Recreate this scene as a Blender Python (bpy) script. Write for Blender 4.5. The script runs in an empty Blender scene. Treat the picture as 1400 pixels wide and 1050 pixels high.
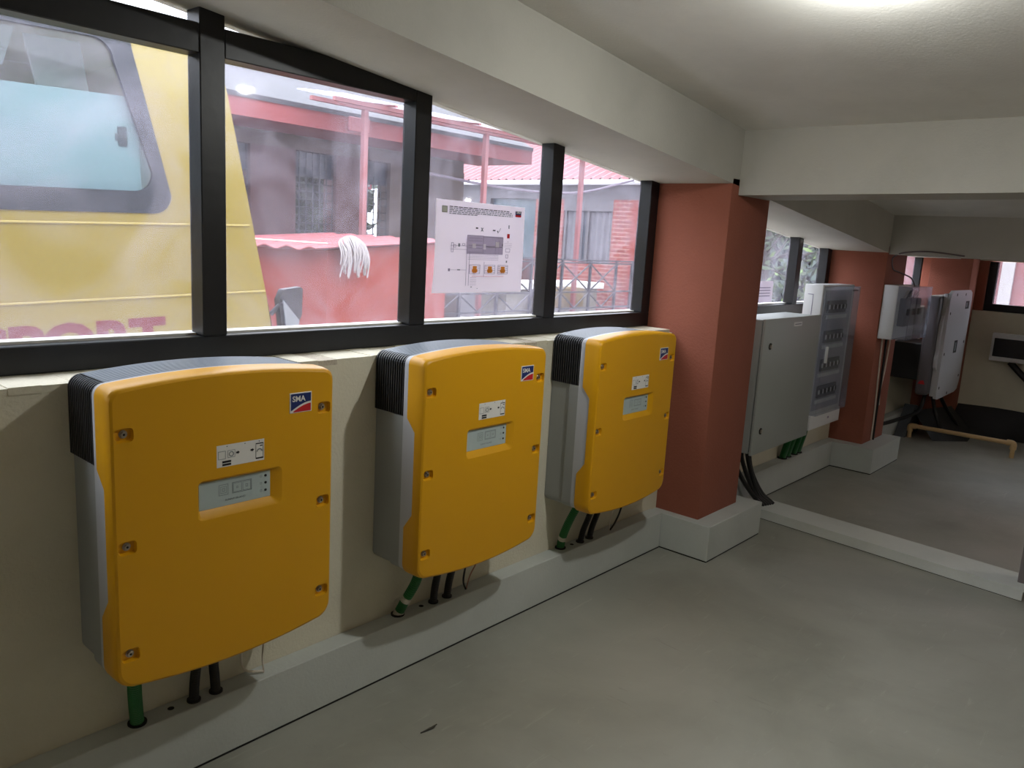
import bpy, bmesh, math, random
from mathutils import Vector, Matrix
random.seed(7)
C = bpy.context.scene.collection
S = bpy.context.scene

# ------------------------------------------------------------------ camera
YAW, PITCH, ROLL = .7135, -.1794, .0577
def cam_axes():
    cy, sy, cp, sp = math.cos(YAW), math.sin(YAW), math.cos(PITCH), math.sin(PITCH)
    f = Vector((cy*cp, sy*cp, sp)); r = Vector((sy, -cy, 0)); u = r.cross(f)
    r2 = r*math.cos(ROLL) + u*math.sin(ROLL); u2 = -r*math.sin(ROLL) + u*math.cos(ROLL)
    return f, r2, u2
F_, R_, U_ = cam_axes()
cam = bpy.data.objects.new('camera', bpy.data.cameras.new('camera')); C.objects.link(cam)
m = Matrix((R_, U_, -F_)).transposed().to_4x4(); m.translation = Vector((0, -2.214, 1.676))
cam.matrix_world = m
cam.data.sensor_width = 36; cam.data.lens = 36*1082.3/1400; cam.data.clip_end = 200; cam.data.clip_start = .02
S.camera = cam

# ------------------------------------------------------------------ view, world, lights
S.view_settings.view_transform = 'Standard'; S.view_settings.look = 'None'
S.view_settings.gamma = 1; S.view_settings.use_curve_mapping = False
S.view_settings.exposure = 0.7
W = bpy.data.worlds.new('overcast_sky'); S.world = W; W.use_nodes = True
bg = W.node_tree.nodes['Background']; bg.inputs[0].default_value = (.93, .96, 1, 1); bg.inputs[1].default_value = 4.5
LAMP_STRENGTH = 640
REAR_FILL_STRENGTH = 62
LAMP3_STRENGTH = 250
sd = bpy.data.lights.new('veiled_sun', 'SUN'); sd.energy = 1.1; sd.angle = .6; sd.color = (1, .95, .88)
sun = bpy.data.objects.new('veiled_sun', sd); C.objects.link(sun); sun.rotation_euler = (math.radians(-28), math.radians(-24), 0)

# ------------------------------------------------------------------ materials
def lin(c): return tuple((v/12.92 if v <= .04045 else ((v+.055)/1.055)**2.4) for v in (x/255 for x in c))
MATS = {}
def mat(name, rgb, rough=.6, metal=0, spec=.5, var=0, vscale=6, bump=0, bscale=60, coat=0, rgb2=None, stretch=None, alpha=1):
    if name in MATS: return MATS[name]
    mt = bpy.data.materials.new(name); mt.use_nodes = True; MATS[name] = mt
    nt = mt.node_tree; b = nt.nodes['Principled BSDF']
    c = lin(rgb); b.inputs['Base Color'].default_value = (*c, 1); b.inputs['Roughness'].default_value = rough
    b.inputs['Metallic'].default_value = metal; b.inputs['Specular IOR Level'].default_value = spec
    b.inputs['Coat Weight'].default_value = coat; b.inputs['Alpha'].default_value = alpha
    tc = None
    if var or bump:
        tc = nt.nodes.new('ShaderNodeTexCoord'); mp = nt.nodes.new('ShaderNodeMapping')
        nt.links.new(tc.outputs['Object'], mp.inputs[0])
        if stretch: mp.inputs['Scale'].default_value = stretch
    if var:
        n = nt.nodes.new('ShaderNodeTexNoise'); n.inputs['Scale'].default_value = vscale; n.inputs['Detail'].default_value = 6
        n.inputs['Roughness'].default_value = .62
        nt.links.new(mp.outputs[0], n.inputs['Vector'])
        r = nt.nodes.new('ShaderNodeValToRGB'); e = r.color_ramp.elements
        c2 = lin(rgb2) if rgb2 else tuple(x*(1-var) for x in c)
        e[0].position = .34; e[0].color = (*c2, 1); e[1].position = .62; e[1].color = (*c, 1)
        nt.links.new(n.outputs[0], r.inputs[0]); nt.links.new(r.outputs[0], b.inputs['Base Color'])
    if bump:
        n = nt.nodes.new('ShaderNodeTexNoise'); n.inputs['Scale'].default_value = bscale; n.inputs['Detail'].default_value = 5
        nt.links.new(mp.outputs[0], n.inputs['Vector'])
        bp = nt.nodes.new('ShaderNodeBump'); bp.inputs['Strength'].default_value = bump; bp.inputs['Distance'].default_value = .01
        nt.links.new(n.outputs[0], bp.inputs['Height']); nt.links.new(bp.outputs[0], b.inputs['Normal'])
    return mt
def emit(name, rgb, strength):
    mt = bpy.data.materials.new(name); mt.use_nodes = True; MATS[name] = mt
    b = mt.node_tree.nodes['Principled BSDF']; b.inputs['Emission Color'].default_value = (*lin(rgb), 1)
    b.inputs['Emission Strength'].default_value = strength; b.inputs['Base Color'].default_value = (*lin(rgb), 1)
    return mt
def glass(name, tint=(235, 242, 245), dust=(.05, .3), dcol=(215, 205, 215), gloss=.10, scale=5, grough=.03):
    mt = bpy.data.materials.new(name); mt.use_nodes = True; MATS[name] = mt
    nt = mt.node_tree; nt.nodes.clear(); N = nt.nodes.new; L = nt.links.new
    out = N('ShaderNodeOutputMaterial'); tr = N('ShaderNodeBsdfTransparent'); tr.inputs[0].default_value = (*lin(tint), 1)
    tl = N('ShaderNodeBsdfTranslucent'); tl.inputs[0].default_value = (*lin(dcol), 1)
    df = N('ShaderNodeBsdfDiffuse'); df.inputs[0].default_value = (*lin(dcol), 1)
    md = N('ShaderNodeMixShader'); md.inputs[0].default_value = .25; L(tl.outputs[0], md.inputs[1]); L(df.outputs[0], md.inputs[2])
    gl = N('ShaderNodeBsdfGlossy'); gl.inputs['Roughness'].default_value = grough
    tc = N('ShaderNodeTexCoord'); n = N('ShaderNodeTexNoise'); n.inputs['Scale'].default_value = scale; n.inputs['Detail'].default_value = 7
    n.inputs['Roughness'].default_value = .7; n.inputs['Distortion'].default_value = 1.2
    L(tc.outputs['Object'], n.inputs['Vector'])
    mr = N('ShaderNodeMapRange'); mr.inputs[1].default_value = .42; mr.inputs[2].default_value = .74
    mr.inputs[3].default_value = dust[0]; mr.inputs[4].default_value = dust[1]; L(n.outputs[0], mr.inputs[0])
    m1 = N('ShaderNodeMixShader'); L(mr.outputs[0], m1.inputs[0]); L(tr.outputs[0], m1.inputs[1]); L(md.outputs[0], m1.inputs[2])
    fr = N('ShaderNodeLayerWeight'); fr.inputs[0].default_value = .5
    pw_ = N('ShaderNodeMath'); pw_.operation = 'POWER'; L(fr.outputs['Facing'], pw_.inputs[0]); pw_.inputs[1].default_value = 5
    ml = N('ShaderNodeMath'); ml.operation = 'MULTIPLY_ADD'; L(pw_.outputs[0], ml.inputs[0]); ml.inputs[1].default_value = .5; ml.inputs[2].default_value = gloss*.25
    m2 = N('ShaderNodeMixShader'); L(ml.outputs[0], m2.inputs[0]); L(m1.outputs[0], m2.inputs[1]); L(gl.outputs[0], m2.inputs[2])
    L(m2.outputs[0], out.inputs[0]); return mt

def plaster(name, rgb, stain, amount=.35, bump=.25, speck=True):
    """painted plaster: soft mottling, a few scuffs"""
    mt = mat(name, rgb, .75, spec=.3, var=.10, vscale=2.2, bump=bump, bscale=85)
    nt = mt.node_tree; N = nt.nodes.new; L = nt.links.new; b = nt.nodes['Principled BSDF']
    src = b.inputs['Base Color'].links[0].from_socket
    tc = N('ShaderNodeTexCoord'); n = N('ShaderNodeTexNoise'); n.inputs['Scale'].default_value = 9; n.inputs['Detail'].default_value = 9; n.inputs['Roughness'].default_value = .8
    L(tc.outputs['Object'], n.inputs['Vector'])
    r = N('ShaderNodeValToRGB'); r.color_ramp.elements[0].position = .64; r.color_ramp.elements[1].position = .80
    r.color_ramp.elements[0].color = (0, 0, 0, 1); r.color_ramp.elements[1].color = (amount, amount, amount, 1)
    mx = N('ShaderNodeMix'); mx.data_type = 'RGBA'
    L(n.outputs[0], r.inputs[0]); L(r.outputs[0], mx.inputs['Factor']); L(src, mx.inputs['A']); mx.inputs['B'].default_value = (*lin(stain), 1)
    L(mx.outputs['Result'], b.inputs['Base Color']); return mt

cream = plaster('cream_wall_paint', (216, 210, 190), (120, 96, 70))
ceil_m = plaster('offwhite_ceiling_paint', (226, 224, 220), (150, 140, 128), .25, .12)
beam_m = plaster('offwhite_beam_paint', (184, 181, 173), (140, 128, 116), .35, .15)
orange = plaster('terracotta_paint', (152, 90, 72), (100, 54, 44), .3, .3)
plinth_m = plaster('pale_grey_trunking_paint', (194, 198, 194), (112, 108, 98), .35, .12)
curb_m = plaster('worn_curb_paint', (210, 213, 208), (110, 96, 80), .6, .2)
mortar = plaster('rough_mortar', (196, 186, 168), (130, 118, 100), .5, .8)
black_frame = mat('black_anodised_aluminium', (30, 30, 33), .38, .3, .5, var=.25, vscale=9, bump=.05, bscale=30)
strip_m = mat('offwhite_strip', (226, 224, 218), .6, var=.2, vscale=20)
yellow = mat('yellow_powder_coat', (218, 158, 6), .42, 0, .45, bump=.03, bscale=240)
hous_m = mat('light_grey_housing', (150, 153, 152), .5, 0, .5, bump=.05, bscale=120)
rim_m = mat('silver_grey_rim', (186, 188, 194), .45)
vent_m = mat('black_vent_plastic', (34, 34, 38), .4)
topfin_m = mat('grey_top_fins', (142, 150, 160), .42)
steel = mat('screw_steel', (170, 160, 146), .35, .8)
dark = mat('dark_hole', (14, 12, 12), .8)
plate_m = mat('display_plate', (176, 190, 190), .4)
white_m = mat('white_print', (228, 226, 222), .5)
logo_blue = mat('logo_blue', (26, 44, 104), .4); logo_red = mat('logo_red', (196, 30, 38), .4)
ink = mat('black_ink', (24, 24, 28), .6); ink_grey = mat('grey_ink', (120, 126, 132), .6)
ink_soft = mat('soft_grey_ink', (142, 134, 156), .7); paper_m = mat('printer_paper', (246, 240, 248), .8)
ink_orange = mat('orange_ink', (226, 150, 60), .7)
green_pipe = mat('green_corrugated_conduit', (24, 104, 48), .45); black_pipe = mat('black_corrugated_conduit', (28, 29, 31), .5)
tape = mat('white_tape', (206, 200, 184), .7, var=.3, vscale=60)
cable_b = mat('black_cable', (16, 15, 16), .45); cable_w = mat('white_wire', (214, 204, 190), .5); cable_p = mat('pinkish_wire', (170, 120, 100), .5)
cab_m = mat('ral_grey_cabinet', (160, 164, 160), .45, .1, bump=.04, bscale=150)
cabw_m = mat('white_plastic', (222, 222, 222), .45)
clear_m = glass('smoky_clear_polycarbonate', (240, 242, 246), (.10, .18), (220, 222, 230), .07, 3, .12)
seal_m = mat('black_seal', (18, 18, 18), .7)
pvc_m = mat('beige_pvc', (204, 172, 124), .45)
black_sheet = mat('black_plastic_sheet', (30, 32, 33), .5, bump=.3, bscale=12, var=.2, vscale=3)
inv_grey = mat('dark_grey_housing', (96, 92, 98), .5)
red_m = mat('red_badge', (200, 40, 48), .5)
post_m = mat('grey_painted_post', (120, 114, 114), .5)

def add_translucent(mt, fac):
    nt = mt.node_tree; b = nt.nodes['Principled BSDF']; o = nt.nodes['Material Output']
    tl = nt.nodes.new('ShaderNodeBsdfTranslucent'); tl.inputs[0].default_value = b.inputs['Base Color'].default_value
    mx = nt.nodes.new('ShaderNodeMixShader'); mx.inputs[0].default_value = fac
    nt.links.new(b.outputs[0], mx.inputs[1]); nt.links.new(tl.outputs[0], mx.inputs[2]); nt.links.new(mx.outputs[0], o.inputs[0])
add_translucent(paper_m, .35)
# concrete floor: cloudy screed with curved trowel streaks
def floor_mat():
    mt = bpy.data.materials.new('concrete_floor'); mt.use_nodes = True; nt = mt.node_tree; N = nt.nodes.new; L = nt.links.new
    b = nt.nodes['Principled BSDF']; tc = N('ShaderNodeTexCoord')
    def noise(scale, det, rot=0, st=(1, 1, 1), dist=0, rough=.6):
        mp = N('ShaderNodeMapping'); mp.inputs['Scale'].default_value = st; mp.inputs['Rotation'].default_value = (0, 0, rot)
        L(tc.outputs['Object'], mp.inputs[0]); n = N('ShaderNodeTexNoise'); n.inputs['Scale'].default_value = scale
        n.inputs['Detail'].default_value = det; n.inputs['Distortion'].default_value = dist; n.inputs['Roughness'].default_value = rough
        L(mp.outputs[0], n.inputs['Vector']); return n.outputs[0]
    def ramp(s, p0, p1, c0, c1):
        r = N('ShaderNodeValToRGB'); e = r.color_ramp.elements; e[0].position = p0; e[1].position = p1
        e[0].color = (*c0, 1); e[1].color = (*c1, 1); L(s, r.inputs[0]); return r.outputs[0]
    base = ramp(noise(1.1, 8, dist=.6), .32, .68, lin((136, 136, 126)), lin((160, 160, 150)))
    cloud = ramp(noise(.55, 5, .7, (1, .55, 1), 1.4), .40, .70, (0, 0, 0), (1, 1, 1))
    st1 = ramp(noise(3.2, 8, .62, (1.2, 9, 1), .5, .7), .60, .74, (0, 0, 0), (1, 1, 1))
    st2 = ramp(noise(2.4, 8, -.5, (8, 1, 1), 1.6, .72), .62, .76, (0, 0, 0), (1, 1, 1))
    speck = ramp(noise(38, 4, rough=.8), .70, .76, (0, 0, 0), (1, 1, 1))
    def mix(f, a, c, k):
        mm = N('ShaderNodeMath'); mm.operation = 'MULTIPLY'; L(f, mm.inputs[0]); mm.inputs[1].default_value = k
        x = N('ShaderNodeMix'); x.data_type = 'RGBA'; L(mm.outputs[0], x.inputs['Factor']); L(a, x.inputs['A']); x.inputs['B'].default_value = (*lin(c), 1)
        return x.outputs['Result']
    c = mix(cloud, base, (174, 172, 162), .4); c = mix(st1, c, (188, 186, 174), .45); c = mix(st2, c, (102, 100, 92), .45); c = mix(speck, c, (70, 64, 60), .45)
    L(c, b.inputs['Base Color'])
    L(ramp(noise(2, 6), .3, .7, (.34,)*3, (.55,)*3), b.inputs['Roughness'])
    bp = N('ShaderNodeBump'); bp.inputs['Strength'].default_value = .12; bp.inputs['Distance'].default_value = .004
    L(noise(30, 6), bp.inputs['Height']); L(bp.outputs[0], b.inputs['Normal']); return mt
floor_m = floor_mat()

# ------------------------------------------------------------------ mesh helpers
class MB:
    def __init__(s): s.v = []; s.f = []; s.m = []; s.mats = []; s.sm = []
    def mi(s, mt):
        if mt not in s.mats: s.mats.append(mt)
        return s.mats.index(mt)
    def add(s, vs, fs, mt, smooth=False):
        o = len(s.v); s.v += [tuple(v) for v in vs]; k = s.mi(mt)
        for f in fs: s.f.append([o+i for i in f]); s.m.append(k); s.sm.append(smooth)
        return s
    def bm(s, b, mt, smooth=False):
        b.verts.index_update(); s.add([v.co.copy() for v in b.verts], [[v.index for v in f.verts] for f in b.faces], mt, smooth); b.free(); return s
    def box(s, lo, hi, mt, bev=0, seg=2, smooth=None, rot=None):
        b = bmesh.new(); bmesh.ops.create_cube(b, size=1)
        for v in b.verts: v.co = Vector([(lo[i]+hi[i])/2 + v.co[i]*(hi[i]-lo[i]) for i in range(3)])
        if bev: bmesh.ops.bevel(b, geom=list(b.edges), offset=bev, segments=seg, affect='EDGES', profile=.5)
        if rot:
            c = Vector([(lo[i]+hi[i])/2 for i in range(3)]); bmesh.ops.rotate(b, verts=b.verts, cent=c, matrix=rot)
        bmesh.ops.recalc_face_normals(b, faces=b.faces)
        return s.bm(b, mt, bool(bev) if smooth is None else smooth)
    def quad(s, a, b, c, d, mt): return s.add([a, b, c, d], [(0, 1, 2, 3)], mt)
    def prism(s, pts, vec, mt, smooth=False):
        n = len(pts); P = [Vector(p) for p in pts]; Q = [p+Vector(vec) for p in P]
        b = bmesh.new(); vs = [b.verts.new(p) for p in P+Q]
        b.faces.new(vs[:n]); b.faces.new(vs[n:][::-1])
        for i in range(n): b.faces.new((vs[i], vs[n+i], vs[n+(i+1) % n], vs[(i+1) % n]))
        bmesh.ops.recalc_face_normals(b, faces=b.faces); return s.bm(b, mt, smooth)
    def cyl(s, a, b_, r, mt, seg=16, r2=None, smooth=True): return s.tube([a, b_], r, mt, seg, r2=r2, smooth=smooth)
    def tube(s, path, r, mt, seg=10, r2=None, smooth=True, rad=None):
        P = [Vector(p) for p in path]; n = len(P); rings = []; up = None
        for i, p in enumerate(P):
            t = (P[min(i+1, n-1)]-P[max(i-1, 0)]).normalized()
            if up is None: up = t.orthogonal().normalized()
            up = (up - t*up.dot(t)).normalized(); w = t.cross(up)
            rr = rad[i] if rad else (r if r2 is None else r+(r2-r)*i/(n-1))
            rings.append([p + (up*math.cos(2*math.pi*k/seg) + w*math.sin(2*math.pi*k/seg))*rr for k in range(seg)])
        vs = [v for ring in rings for v in ring]; fs = []
        for i in range(n-1):
            for k in range(seg): a = i*seg+k; c = i*seg+(k+1) % seg; fs.append((a, c, c+seg, a+seg))
        s.add(vs, fs, mt, smooth)
        o = len(s.v)-len(vs); k = s.mi(mt)
        s.f.append([o+i for i in range(seg)][::-1]); s.m.append(k); s.sm.append(False)
        s.f.append([o+(n-1)*seg+i for i in range(seg)]); s.m.append(k); s.sm.append(False); return s
    def ball(s, c, r, mt, sc=(1, 1, 1), sub=2):
        b = bmesh.new(); bmesh.ops.create_icosphere(b, subdivisions=sub, radius=r)
        for v in b.verts: v.co = Vector((v.co[i]*sc[i]+c[i] for i in range(3)))
        return s.bm(b, mt, True)
    def text(s, string, org, ux, uy, size, mt, off=0, n=None, width=None):
        cu = bpy.data.curves.new('t', 'FONT'); cu.body = string; cu.size = size; cu.offset = off; cu.fill_mode = 'FRONT'; cu.resolution_u = 3
        o = bpy.data.objects.new('t', cu); C.objects.link(o); dg = bpy.context.evaluated_depsgraph_get()
        me = bpy.data.meshes.new_from_object(o.evaluated_get(dg)); bpy.data.objects.remove(o); bpy.data.curves.remove(cu)
        ux, uy, org = Vector(ux), Vector(uy), Vector(org); k = 1
        if width: w = max(v.co.x for v in me.vertices); k = width/w
        s.add([org+ux*v.co.x*k+uy*v.co.y for v in me.vertices], [list(p.vertices) for p in me.polygons], mt)
        bpy.data.meshes.remove(me); return s
USED = {}
def build(name, mb, parent=None, org=(0, 0, 0), angle=None, label=None, kind=None):
    me = bpy.data.meshes.new(name); base = Vector(parent['_w']) if parent else Vector(org)
    o_ = Vector(org) if parent is None else base
    me.from_pydata([Vector(v)-o_ for v in mb.v], [], mb.f)
    for mt in mb.mats: me.materials.append(mt)
    me.polygons.foreach_set('material_index', mb.m); me.polygons.foreach_set('use_smooth', mb.sm)
    me.validate(); me.update()
    if any(mb.sm): me.set_sharp_from_angle(angle=math.radians(angle or 35))
    o = bpy.data.objects.new(name, me); C.objects.link(o)
    if parent: o.parent = parent
    else: o.location = org
    o['_w'] = tuple(base if parent else org)
    if label: o['label'] = label
    if kind: o['kind'] = kind
    return o
def thing(name, label, cat, loc=(0, 0, 0), group=None, kind=None):
    o = bpy.data.objects.new(name, None); C.objects.link(o); o.location = loc; o.empty_display_size = .1
    o['_w'] = tuple(loc)
    if label: o['label'] = label
    if cat: o['category'] = cat
    if group: o['group'] = group
    if kind: o['kind'] = kind
    return o
def tag(o, label, cat, group=None):
    o['label'] = label; o['category'] = cat
    if group: o['group'] = group
    return o
def struct(name, mb, org=(0, 0, 0), parent=None): return build(name, mb, parent, org, kind='structure')
def bez(pts, n=8):
    """Catmull-Rom through the points"""
    P = [Vector(p) for p in pts]; P = [P[0]*2-P[1]]+P+[P[-1]*2-P[-2]]; out = []
    for i in range(1, len(P)-2):
        for k in range(n):
            t = k/n; a, b, c, d = P[i-1:i+3]
            out.append(.5*((2*b)+(c-a)*t+(2*a-5*b+4*c-d)*t*t+(3*b-a-3*c+d)*t**3))
    out.append(P[-2]); return out
def corr_rad(n, r, d): return [r+(d if i % 2 else -d) for i in range(n)]

# ------------------------------------------------------------------ setting
zb = lambda x: 2.429-.1028*x if x < 6.65 else 1.745          # underside of the beam over the windows
zc = lambda x: 2.70-.10*x if x < 6.65 else 2.035             # slab
X0, X9 = -2.2, 9.30; YB = -4.6
struct('floor', MB().box((X0, YB, -.1), (X9+.3, .36, 0), floor_m))
struct('wall_left', MB().box((X0, 0, 0), (X9+.3, .36, 1.222), cream))
rng = random.Random(3)
sill = MB(); n = 150                                          # uneven mortar ledge on the wall below the window
for i in range(n):
    a = X0+(X9-X0)*i/n; b = X0+(X9-X0)*(i+1)/n; e = rng.uniform(-.002, .0025)
    if 3.88 < (a+b)/2 < 4.37 or 6.62 < (a+b)/2 < 7.17: continue
    sill.box((a, -.001+rng.uniform(-.0015, .0015), 1.222), (b, .36, 1.240+e), cream if i % 7 else mortar)
struct('trim_1', sill)
pw = MB()
for xa, xb in ((X0, 6.65), (6.65, X9+.5)):
    for a in [xa+(xb-xa)*i/12 for i in range(12)]:
        b = a+(xb-xa)/12; k = 1e-6
        pw.prism([(a, -.27, zb(a+k)), (b, -.27, zb(b-k)), (b, -.27, zc(b-k)+.1), (a, -.27, zc(a+k)+.1)], (0, .535, 0), beam_m)
struct('trim_2', pw)
cl = MB()
cl.prism([(X0, YB, zc(X0)), (6.65, YB, zc(6.649)), (6.65, YB, zc(6.649)+.2), (X0, YB, zc(X0)+.2)], (0, -YB-.27, 0), ceil_m)
cl.prism([(6.65, YB, 2.035), (X9+.3, YB, 2.035), (X9+.3, YB, 2.235), (6.65, YB, 2.235)], (0, -YB-.27, 0), ceil_m)
struct('ceiling', cl)
struct('trim_3', MB().prism([(3.97, -.2701, 1.975), (3.97, YB, 2.04), (3.97, YB, 2.5), (3.97, -.2701, 2.5)], (.37, 0, 0), beam_m))
struct('trim_4', MB().prism([(6.655, -.2701, 1.735), (6.655, YB, 1.745), (6.655, YB, 2.3), (6.655, -.2701, 2.3)], (.42, 0, 0), beam_m))
# orange columns with their grey trunking boxes
for k, (xa, xb, yf, top) in enumerate(((3.89, 4.365, -.27, 2.06), (6.63, 7.16, -.27, 1.80), (9.0, 9.299, -.385, 1.76))):
    struct(f'trim_{5+k}', MB().box((xa, yf, 0), (xb, .262 if k < 2 else .0, top), orange, .006))
for k, (xa, xb, yf) in enumerate(((3.83, 4.50, -.375), (6.51, 7.23, -.402))):
    q = MB(); q.box((xa, yf, .006), (xb, -.0, .205), plinth_m, .003, 1)
    struct(f'baseboard_column_{"near" if k == 0 else "far"}', q)
bb = MB(); jt = MB()
for xa, xb in ((X0, 3.826), (4.504, 6.506), (7.234, 9.0)):
    bb.box((xa, -.08, .007), (xb, 0, .2115), plinth_m, .0025, 1)
    jt.box((xa, -.078, 0), (xb, 0, .007), seal_m)
for (xa, xb, yf) in ((3.83, 4.50, -.375), (6.51, 7.23, -.402)): jt.box((xa+.002, yf+.002, 0), (xb-.002, 0, .007), seal_m)
struct('baseboard_left', bb); struct('baseboard_joint', jt)
# far wall with its window, right wall, near wall
fw = MB(); fw.box((X9, YB, 0), (X9+.3, 0, 1.24), cream); fw.box((X9, YB, 1.745), (X9+.3, 0, 2.2), cream)
fw.box((X9, YB, 1.24), (X9+.3, -4.4, 1.745), cream); fw.box((X9, -.47, 1.24), (X9+.3, .15, 1.745), orange)
struct('wall_far', fw)
struct('wall_right', MB().box((X0, YB-.2, 0), (X9+.3, YB, 2.95), cream))
struct('wall_near', MB().box((X0-.2, YB-.2, 0), (X0, .36, 3.0), cream))

# threshold curb on the floor across the bay
cb = MB(); A = [(4.80, -.08), (4.643, -1.731), (4.893, -1.712), (5.035, -.08)]
cb.prism([(x, y, .004) for x, y in A], (0, 0, .050), curb_m)
cb.prism([(4.797, -.08, .054), (4.64, -1.736, .054), (4.895, -1.717, .054), (5.037, -.08, .054)], (0, 0, .010), curb_m)
struct('trim_8', cb)
struct('trim_9', MB().prism([(x+(.003 if i in (0, 1) else -.003), y+.001, 0) for i, (x, y) in enumerate(A)], (0, 0, .004), seal_m))
struct('trim_10', MB().box((4.741, -2.0, .064), (4.86, -1.688, 1.99), post_m, .004))

# ------------------------------------------------------------------ windows
dusty = glass('dusty_window_glass', (240, 242, 246), (.04, .19), (206, 202, 222), .05, 2.6)
def bar(name, lo, hi, parent, mt=black_frame): return build(name, MB().box(lo, hi, mt, .003, 1), parent)
YF, YG = .16, .238
def window(name, xa, xb, mull, transom, jambs=(True, True)):
    w = thing(name, None, None, (xa, YF, 1.24), kind='structure')
    bar('bottom_rail', (xa, YF, 1.2425), (xb, YG, 1.32), w)
    bd = MB(); bd.box((xa, YG-.030, 1.32), (xb, YG+.03, 1.327), strip_m); build('sky_glint_strip', bd, w)  # pale strip carries the sky's reflection off the rail top in its colour
    hi = lambda x: zb(min(x, 6.6) if x < 6.65 else x)+.02
    if jambs[0]: mull = [xa]+mull
    if jambs[1]: mull = mull+[xb-.082]
    for x in mull:
        t = min(hi(x), hi(x+.08)); q = MB(); q.box((x, YF, 1.32), (x+.082, YG, t), black_frame, .003, 1); build('mullion', q, w)
    ms = sorted(set(mull)); 
    if transom:
        for a, b in zip(ms[:-1], ms[1:]):
            if hi(b) < 2.19: continue
            bar('transom', (a+.082, YF+.002, 2.172), (b, YG, 2.258), w)
    for a, b in zip(ms[:-1], ms[1:]):
        g = MB(); g.prism([(a+.080, YG-.012, 1.322), (b+.002, YG-.012, 1.322), (b+.002, YG-.012, hi(b)+.02), (a+.080, YG-.012, hi(a)+.02)], (0, .005, 0), dusty)
        build('glass_pane', g, w)
    return w
w1 = window('window_1', X0, 3.89, [-1.37, -.50, .37, 1.236, 2.098, 2.945], True)
w2 = window('window_2', 4.37, 6.628, [5.90-.86, 5.93], False)
w3 = window('window_3', 7.165, 9.384, [8.05], False)
bar('jamb', (9.38, YF, 1.242), (9.80, YG, 1.76), w3)
w4 = thing('window_4', None, None, (X9, -.47, 1.24), kind='structure')
for nm, lo, hi in (('bottom_rail', (X9+.04, -4.4, 1.242), (X9+.11, -.47, 1.315)), ('jamb', (X9+.04, -.545, 1.315), (X9+.11, -.47, 1.74)), ('jamb', (X9+.04, -4.4, 1.315), (X9+.11, -4.32, 1.74)), ('mullion', (X9+.04, -1.4, 1.315), (X9+.11, -1.32, 1.74))):
    bar(nm, lo, hi, w4)
for ya, yb in ((-1.32, -.545), (-4.32, -1.4)):
    build('glass_pane', MB().box((X9+.08, ya, 1.315), (X9+.085, yb, 1.74), dusty), w4)

# ------------------------------------------------------------------ the yellow inverters
def outline(w, tc, te, bc, be, rt, rb, zs=()):
    """closed outline (x,z), counter-clockwise seen from the front, starting bottom centre"""
    p = []
    N = 10
    for i in range(N+1): x = (w-rb)*i/N; p.append((x, bc+(be-bc)*(i/N)**2))
    for k in range(1, 6): a = -math.pi/2+math.pi/2*k/6; p.append((w-rb+rb*math.cos(a), be+rb+rb*math.sin(a)))
    zz = sorted([be+rb]+[z for z in zs]+[te-rt]); p += [(w, z) for z in zz]
    for k in range(1, 6): a = math.pi/2*k/6; p.append((w-rt+rt*math.cos(a), te-rt+rt*math.sin(a)))
    for i in range(N, -1, -1): x = (w-rt)*i/N; p.append((x, te+(tc-te)*(1-(i/N)**2)))
    left = [(-x, z) for x, z in p[1:-1]][::-1]
    return p+left
ZS = (-.205, -.149, .150, .195)
ZC = .42          # local origin is the bottom of the casing: local z = height above screws' middle row + ZC
def rings(rs, mt, mb, yfun=None, cap=None):
    loops = [o for o in rs]; n = len(loops[0]); vs = [v for l in loops for v in l]; fs = []
    for i in range(len(loops)-1):
        for k in range(n): a = i*n+k; b = i*n+(k+1) % n; fs.append((a, b, b+n, a+n))
    mb.add(vs, fs, mt, True)
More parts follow.
